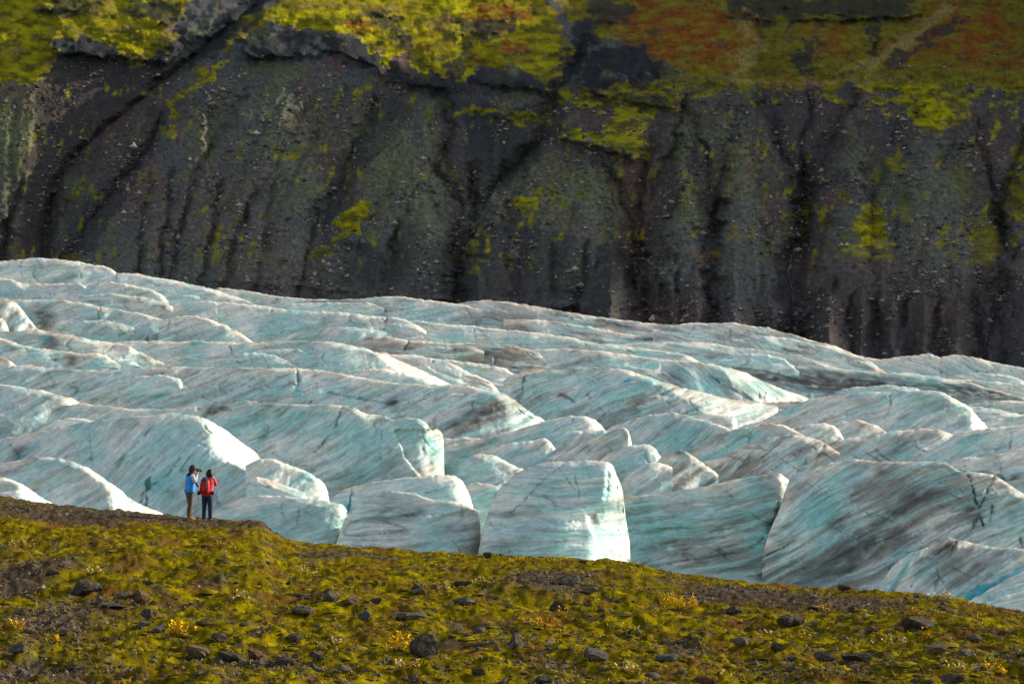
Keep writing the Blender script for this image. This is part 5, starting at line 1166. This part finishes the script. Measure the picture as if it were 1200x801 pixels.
def loft(name, rings, mat, parent, n=18, cap=True, noise=0.0, seed=0, smooth=True):
    """rings: (cx, cy, cz, rx, ry) bottom to top, superelliptic cross-sections"""
    th = np.linspace(0, 2 * np.pi, n, endpoint=False)
    vs = []
    for k, (cx, cy, cz, rx, ry) in enumerate(rings):
        c_, s_ = np.cos(th), np.sin(th)
        e = 0.85
        w = 1 + noise * perlin(th * 2 + k * .0, np.full(n, k * .9), seed)
        vs.append(np.stack([cx + rx * np.sign(c_) * np.abs(c_) ** e * w, cy + ry * np.sign(s_) * np.abs(s_) ** e * w, np.full(n, cz) + noise * .05 * perlin(th * 3, th * 0 + k, seed + 1)], -1))
    v = np.concatenate(vs); fs = []
    R_ = len(rings)
    for k in range(R_ - 1):
        for i in range(n):
            fs.append((k * n + i, k * n + (i + 1) % n, (k + 1) * n + (i + 1) % n, (k + 1) * n + i))
    if cap:
        fs.append(tuple(range(n))[::-1]); fs.append(tuple(range((R_ - 1) * n, R_ * n)))
    me = bpy.data.meshes.new(name); me.from_pydata(v.tolist(), [], fs)
    for p in me.polygons: p.use_smooth = smooth
    return link(name, me, mat, parent)

def bevel_box(name, size, loc, mat, parent, bev=.01, rot=(0, 0, 0), taper=1.0):
    bm = bmesh.new(); bmesh.ops.create_cube(bm, size=1.0)
    for v in bm.verts:
        k = taper if v.co.z > 0 else 1.0
        v.co = Vector((v.co.x * size[0] * k, v.co.y * size[1] * k, v.co.z * size[2]))
    bmesh.ops.bevel(bm, geom=bm.edges[:], offset=bev, segments=2, affect='EDGES', profile=.6)
    me = bpy.data.meshes.new(name); bm.to_mesh(me); bm.free()
    for p in me.polygons: p.use_smooth = True
    o = link(name, me, mat, parent); o.location = loc; o.rotation_euler = rot
    return o

def tube(name, pts, r, mat, parent, n=8):
    pts = [Vector(p) for p in pts]; vs = []; fs = []
    for k, p in enumerate(pts):
        t = (pts[min(k + 1, len(pts) - 1)] - pts[max(k - 1, 0)]).normalized()
        a = t.orthogonal().normalized(); b = t.cross(a)
        rr = r[k] if isinstance(r, (list, tuple)) else r
        for i in range(n):
            an = 2 * math.pi * i / n
            vs.append(p + (a * math.cos(an) + b * math.sin(an)) * rr)
    for k in range(len(pts) - 1):
        for i in range(n):
            fs.append((k * n + i, k * n + (i + 1) % n, (k + 1) * n + (i + 1) % n, (k + 1) * n + i))
    fs.append(tuple(range(n))[::-1]); fs.append(tuple(range((len(pts) - 1) * n, len(pts) * n)))
    me = bpy.data.meshes.new(name); me.from_pydata([tuple(v) for v in vs], [], fs)
    for p in me.polygons: p.use_smooth = True
    return link(name, me, mat, parent)

M_SKIN = flat_mat('skin', (0.50, 0.27, 0.18), .55, 12, .1, .1, .004)
M_HAIR_B = flat_mat('brown_hair', (0.045, 0.026, 0.016), .6, 40, .35, .5, .01)
M_HAIR_K = flat_mat('black_hair', (0.012, 0.010, 0.010), .5, 40, .35, .5, .01)
M_VEST = flat_mat('blue_vest_fabric', (0.03, 0.33, 0.85), .6, 9, .18, .5, .02)
M_COLLAR = flat_mat('black_fabric', (0.014, 0.014, 0.016), .8, 20, .2, .3, .01)
M_WHITE = flat_mat('white_sleeve_fabric', (0.62, 0.58, 0.68), .85, 12, .1, .4, .015)
M_KHAKI = flat_mat('khaki_trouser_fabric', (0.105, 0.085, 0.05), .9, 10, .2, .6, .02)
M_JEANS = flat_mat('dark_blue_denim', (0.012, 0.03, 0.06), .9, 14, .3, .5, .015)
M_RED = flat_mat('red_jacket_fabric', (0.62, 0.06, 0.10), .75, 10, .15, .5, .02)
M_PACK = flat_mat('red_pack_fabric', (0.52, 0.012, 0.012), .6, 14, .18, .4, .015)
M_GREYF = flat_mat('grey_pack_fabric', (0.05, 0.055, 0.065), .8, 14, .2, .4, .01)
M_BOOT = flat_mat('brown_boot_leather', (0.24, 0.12, 0.035), .7, 16, .25, .4, .01)
M_SHOE = flat_mat('dark_shoe_leather', (0.035, 0.032, 0.035), .7, 16, .25, .4, .01)
M_CAM = flat_mat('camera_plastic', (0.012, 0.012, 0.013), .4, 30, .2, .2, .003, .5)
M_LENS, _nt, _b = new_mat('lens_glass'); _b.inputs['Base Color'].default_value = (.02, .025, .04, 1); _b.inputs['Roughness'].default_value = .08

def person(px, d, rz, height, label, lean, elbows, wrists, trousers, top, sleeve, shoe, hair, head_tilt, feet, hair_long):
    a, q = ray(px, 605.0)
    x = float(a * d); z = float(moor_z(x, d))
    root = empty('person', (x, d, z - .015), rz)
    tag(root, label, 'person', None)
    k = height / 1.73
    root.scale = (k, k, k)
    lx, ly = lean
    sh = 1.43
    V = []; E = []; R = []
    def add(p, r, par=None):
        V.append(p); R.append(r)
        if par is not None: E.append((par, len(V) - 1))
        return len(V) - 1
    pel = add((0, 0, .95), .125)
    sp = add((lx * .4, ly * .4, 1.14), .118, pel)
    ch = add((lx * .8, ly * .8, 1.33), .128, sp)
    nb = add((lx, ly, 1.47), .062, ch)
    hx, hy = lx + head_tilt[0], ly + head_tilt[1]
    nk = add((lx + head_tilt[0] * .4, ly + head_tilt[1] * .4, 1.525), .052, nb)
    hd = add((hx, hy, 1.61), .088, nk)
    add((hx - .01, hy, 1.685), .072, hd)
    add((hx + .085, hy, 1.60), .016, hd)                       # nose
    add((hx + .07, hy, 1.555), .035, hd)                       # chin
    for s in (-1, 1): add((hx - .01, hy + s * .085, 1.60), .016, hd)   # ears
    for s, el, wr in ((-1, elbows[0], wrists[0]), (1, elbows[1], wrists[1])):
        so = add((lx, ly + s * .165, sh), .06, ch)
        e = add(el, .042, so)
        w = add(wr, .028, e)
        dirv = (Vector(wr) - Vector(el)).normalized()
        pm = Vector(wr) + dirv * .055
        p = add(tuple(pm), .034, w)
        fwd = Vector((.75, -s * .2, .35)).normalized(); up = Vector((0, 0, 1)); side = Vector((0, -s, 0))
        for f, ln in enumerate((.055, .065, .062, .05)):
            b0 = pm + dirv * .025 + up * (.022 - .015 * f) + fwd * .02
            b1 = b0 + fwd * ln * .6; b2 = b1 + (fwd * .4 + side * .8).normalized() * ln * .5
            i1 = add(tuple(b0), .0095, p); i2 = add(tuple(b1), .009, i1); add(tuple(b2), .008, i2)
        t1 = add(tuple(pm + side * .03 - dirv * .01), .011, p); add(tuple(pm + side * .05 + fwd * .03), .0095, t1)
    for s, (fx, fy) in ((-1, feet[0]), (1, feet[1])):
        h = add((0, s * .085, .88), .095, pel)
        kn = add((fx * .55 + .02, s * .09 + (fy - s * .09) * .6, .5), .06, h)
        an = add((fx, fy, .09), .042, kn)
        add((fx + .12, fy, .045), .035, an)
    body = skin_mesh('body', V, E, R, M_SKIN, root, 0, 2)
    # trousers
    V = []; E = []; R = []
    c0 = add((0, 0, 1.0), .135); c1 = add((0, 0, .92), .14, c0)
    for s, (fx, fy) in ((-1, feet[0]), (1, feet[1])):
        h = add((0, s * .085, .84), .112, c1)
        m_ = add((fx * .3 + .012, s * .088 + (fy - s * .09) * .3, .68), .098, h)
        kn = add((fx * .55 + .02, s * .09 + (fy - s * .09) * .6, .5), .08, m_)
        cf = add((fx * .8 - .005, s * .09 + (fy - s * .09) * .85, .3), .076, kn)
        add((fx, fy, .07), .07, cf)
    skin_mesh('trousers', V, E, R, trousers, root, 0, 2)
    # shoes
    for fx, fy in feet:
        loft('shoe', [(fx + .05, fy, .0, .135, .05), (fx + .05, fy, .035, .14, .053), (fx + .03, fy, .07, .11, .05), (fx - .005, fy, .12, .065, .05)], shoe, root, 14)
    # torso garment
    loft('vest' if sleeve is not top else 'jacket', [(0, 0, .87, .155, .19), (0, 0, .92, .165, .195), (lx * .3, ly * .3, 1.05, .15, .185), (lx * .6, ly * .6, 1.2, .152, .195), (lx * .85, ly * .85, 1.33, .15, .205), (lx, ly, 1.41, .125, .195), (lx, ly, 1.46, .085, .13), (lx * 1.05, ly, 1.49, .07, .075)], top, root, 22, True, .05, 3)
    for s, el, wr in ((-1, elbows[0], wrists[0]), (1, elbows[1], wrists[1])):
        V = []; E = []; R = []
        i = add((lx, ly + s * .12, sh - .01), .075); i = add((lx, ly + s * .175, sh - .01), .075, i)
        mid = tuple((np.array(el) + np.array((lx, ly + s * .175, sh))) / 2)
        i = add(mid, .066, i); i = add(el, .058, i)
        mid = tuple((np.array(el) + np.array(wr)) / 2); i = add(mid, .05, i); add(wr, .04, i)
        skin_mesh('sleeve', V, E, R, sleeve, root, 0, 2)
    # hair
    if hair_long:
        rr = [(hx - .035, hy, 1.47, .075, .085), (hx - .04, hy, 1.52, .095, .11), (hx - .035, hy, 1.58, .105, .118), (hx - .025, hy, 1.64, .108, .112), (hx - .015, hy, 1.69, .095, .095), (hx - .012, hy, 1.735, .06, .06), (hx - .01, hy, 1.752, .02, .02)]
    else:
        rr = [(hx - .055, hy, 1.525, .05, .07), (hx - .045, hy, 1.57, .085, .098), (hx - .02, hy, 1.62, .118, .112), (hx - .005, hy, 1.665, .122, .113), (hx, hy, 1.71, .10, .098), (hx - .005, hy, 1.75, .06, .06), (hx - .005, hy, 1.765, .02, .02)]
    loft('hair', rr, hair, root, 18, True, .12, 5)
    return root

def to_world(root, v):
    m = Matrix.LocRotScale(root.location, root.rotation_euler, root.scale)
    return m @ Vector(v)

def photo_camera(root, loc, label, big=1.0, tilt=0.0, yaw=0.0):
    c = empty('photo_camera', to_world(root, loc), root.rotation_euler.z + yaw)
    tag(c, label, 'camera')
    bevel_box('camera_body', (.06 * big, .135 * big, .09 * big), (0, 0, 0), M_CAM, c, .012)
    bevel_box('viewfinder', (.06 * big, .05 * big, .035 * big), (-.005, 0, .058 * big), M_CAM, c, .008, taper=.7)
    ln = tube('lens', [(.03 * big, 0, 0), (.06 * big, 0, 0), (.065 * big, 0, 0), (.15 * big, 0, 0)], [.036 * big, .036 * big, .041 * big, .041 * big], M_CAM, c, 14)
    tube('lens_glass', [(.148 * big, 0, 0), (.153 * big, 0, 0)], .034 * big, M_LENS, ln, 14)
    c.rotation_euler.y = tilt
    return c

pa = person(222.0, 78.6, math.radians(28), 1.75, 'person in a blue vest with white sleeves and khaki trousers raising a camera', (.035, 0), ((.10, -.21, 1.19), (.18, .18, 1.2)), ((.22, -.09, 1.45), (.27, .07, 1.42)), M_KHAKI, M_VEST, M_WHITE, M_BOOT, M_HAIR_B, (.075, 0), ((-.05, -.09), (.07, .1)), False)
loft('collar', [(.03, 0, 1.41, .135, .17), (.035, 0, 1.45, .13, .16), (.05, 0, 1.49, .1, .11), (.06, 0, 1.535, .075, .08)], M_COLLAR, pa, 16, True, .06, 2)
photo_camera(pa, (.27, 0, 1.585), 'black camera held up to the eye by the person in the blue vest', 1.0, .03)
photo_camera(pa, (.215, -.03, 1.16), 'second camera hanging at the chest of the person in the blue vest', .85, .9)
tube('neck_strap', [(.05, -.09, 1.5), (.15, -.1, 1.38), (.2, -.07, 1.2)], .012, M_COLLAR, pa)
tube('neck_strap', [(.05, .09, 1.5), (.17, .08, 1.38), (.2, .03, 1.2)], .012, M_WHITE, pa)

pb = person(242.5, 78.3, math.radians(76), 1.69, 'person seen from behind in a red jacket and dark jeans wearing a red backpack', (.02, -.04), ((.14, -.27, 1.2), (.16, .2, 1.2)), ((.22, -.14, 1.46), (.24, .03, 1.46)), M_JEANS, M_RED, M_RED, M_SHOE, M_HAIR_K, (.04, -.035), ((.0, -.12), (.02, .11)), True)
photo_camera(pb, (.24, -.05, 1.6), 'black camera held to the face of the person with the red backpack', .95)
bp_ = empty('backpack', to_world(pb, (-.135, .0, .93)), pb.rotation_euler.z)
tag(bp_, 'red backpack with grey straps on the back of the person in the red jacket', 'backpack')
loft('pack_body', [(-.08, 0, .0, .085, .13), (-.085, 0, .04, .105, .155), (-.09, -.01, .2, .115, .16), (-.085, -.015, .34, .105, .15), (-.08, -.015, .42, .09, .135), (-.07, -.015, .46, .05, .1)], M_PACK, bp_, 20, True, .03, 6, True)
loft('lid', [(-.08, -.015, .41, .105, .12), (-.08, -.015, .46, .1, .115), (-.075, -.015, .50, .06, .08)], M_GREYF, bp_, 18, True, .04, 7)
loft('front_pocket', [(-.185, -.005, .05, .03, .075), (-.2, -.008, .12, .045, .085), (-.2, -.01, .25, .04, .08), (-.185, -.012, .31, .015, .055)], M_PACK, bp_, 16, True, .03, 8)
for s in (-1, 1):
    tube('side_strap', [(-.17, s * .13, .02), (-.205, s * .105, .18), (-.195, s * .09, .33), (-.13, s * .08, .47)], .016, M_GREYF, bp_)
    tube('shoulder_strap', [(.0, s * .1 - .02, .5), (.06, s * .11 - .03, .535), (.15, s * .12 - .03, .49), (.19, s * .13 - .03, .38), (.16, s * .17 - .02, .22)], .02, M_GREYF, bp_)
    bevel_box('hip_pouch', (.11, .085, .13), (.02, s * .235, .03), M_COLLAR, bp_, .025)
    tube('hip_belt', [(-.08, s * .14, .05), (.0, s * .2, .04), (.1, s * .2, .04), (.19, s * .1, .03)], .022, M_GREYF, bp_)
    tube('hanging_strap', [(.02, s * .26, -.03), (.02, s * .27, -.15), (.03, s * .265, -.25)], .008, M_GREYF, bp_)
tube('grab_loop', [(-.03, -.05, .5), (-.03, -.015, .53), (-.03, .02, .5)], .009, M_GREYF, bp_)
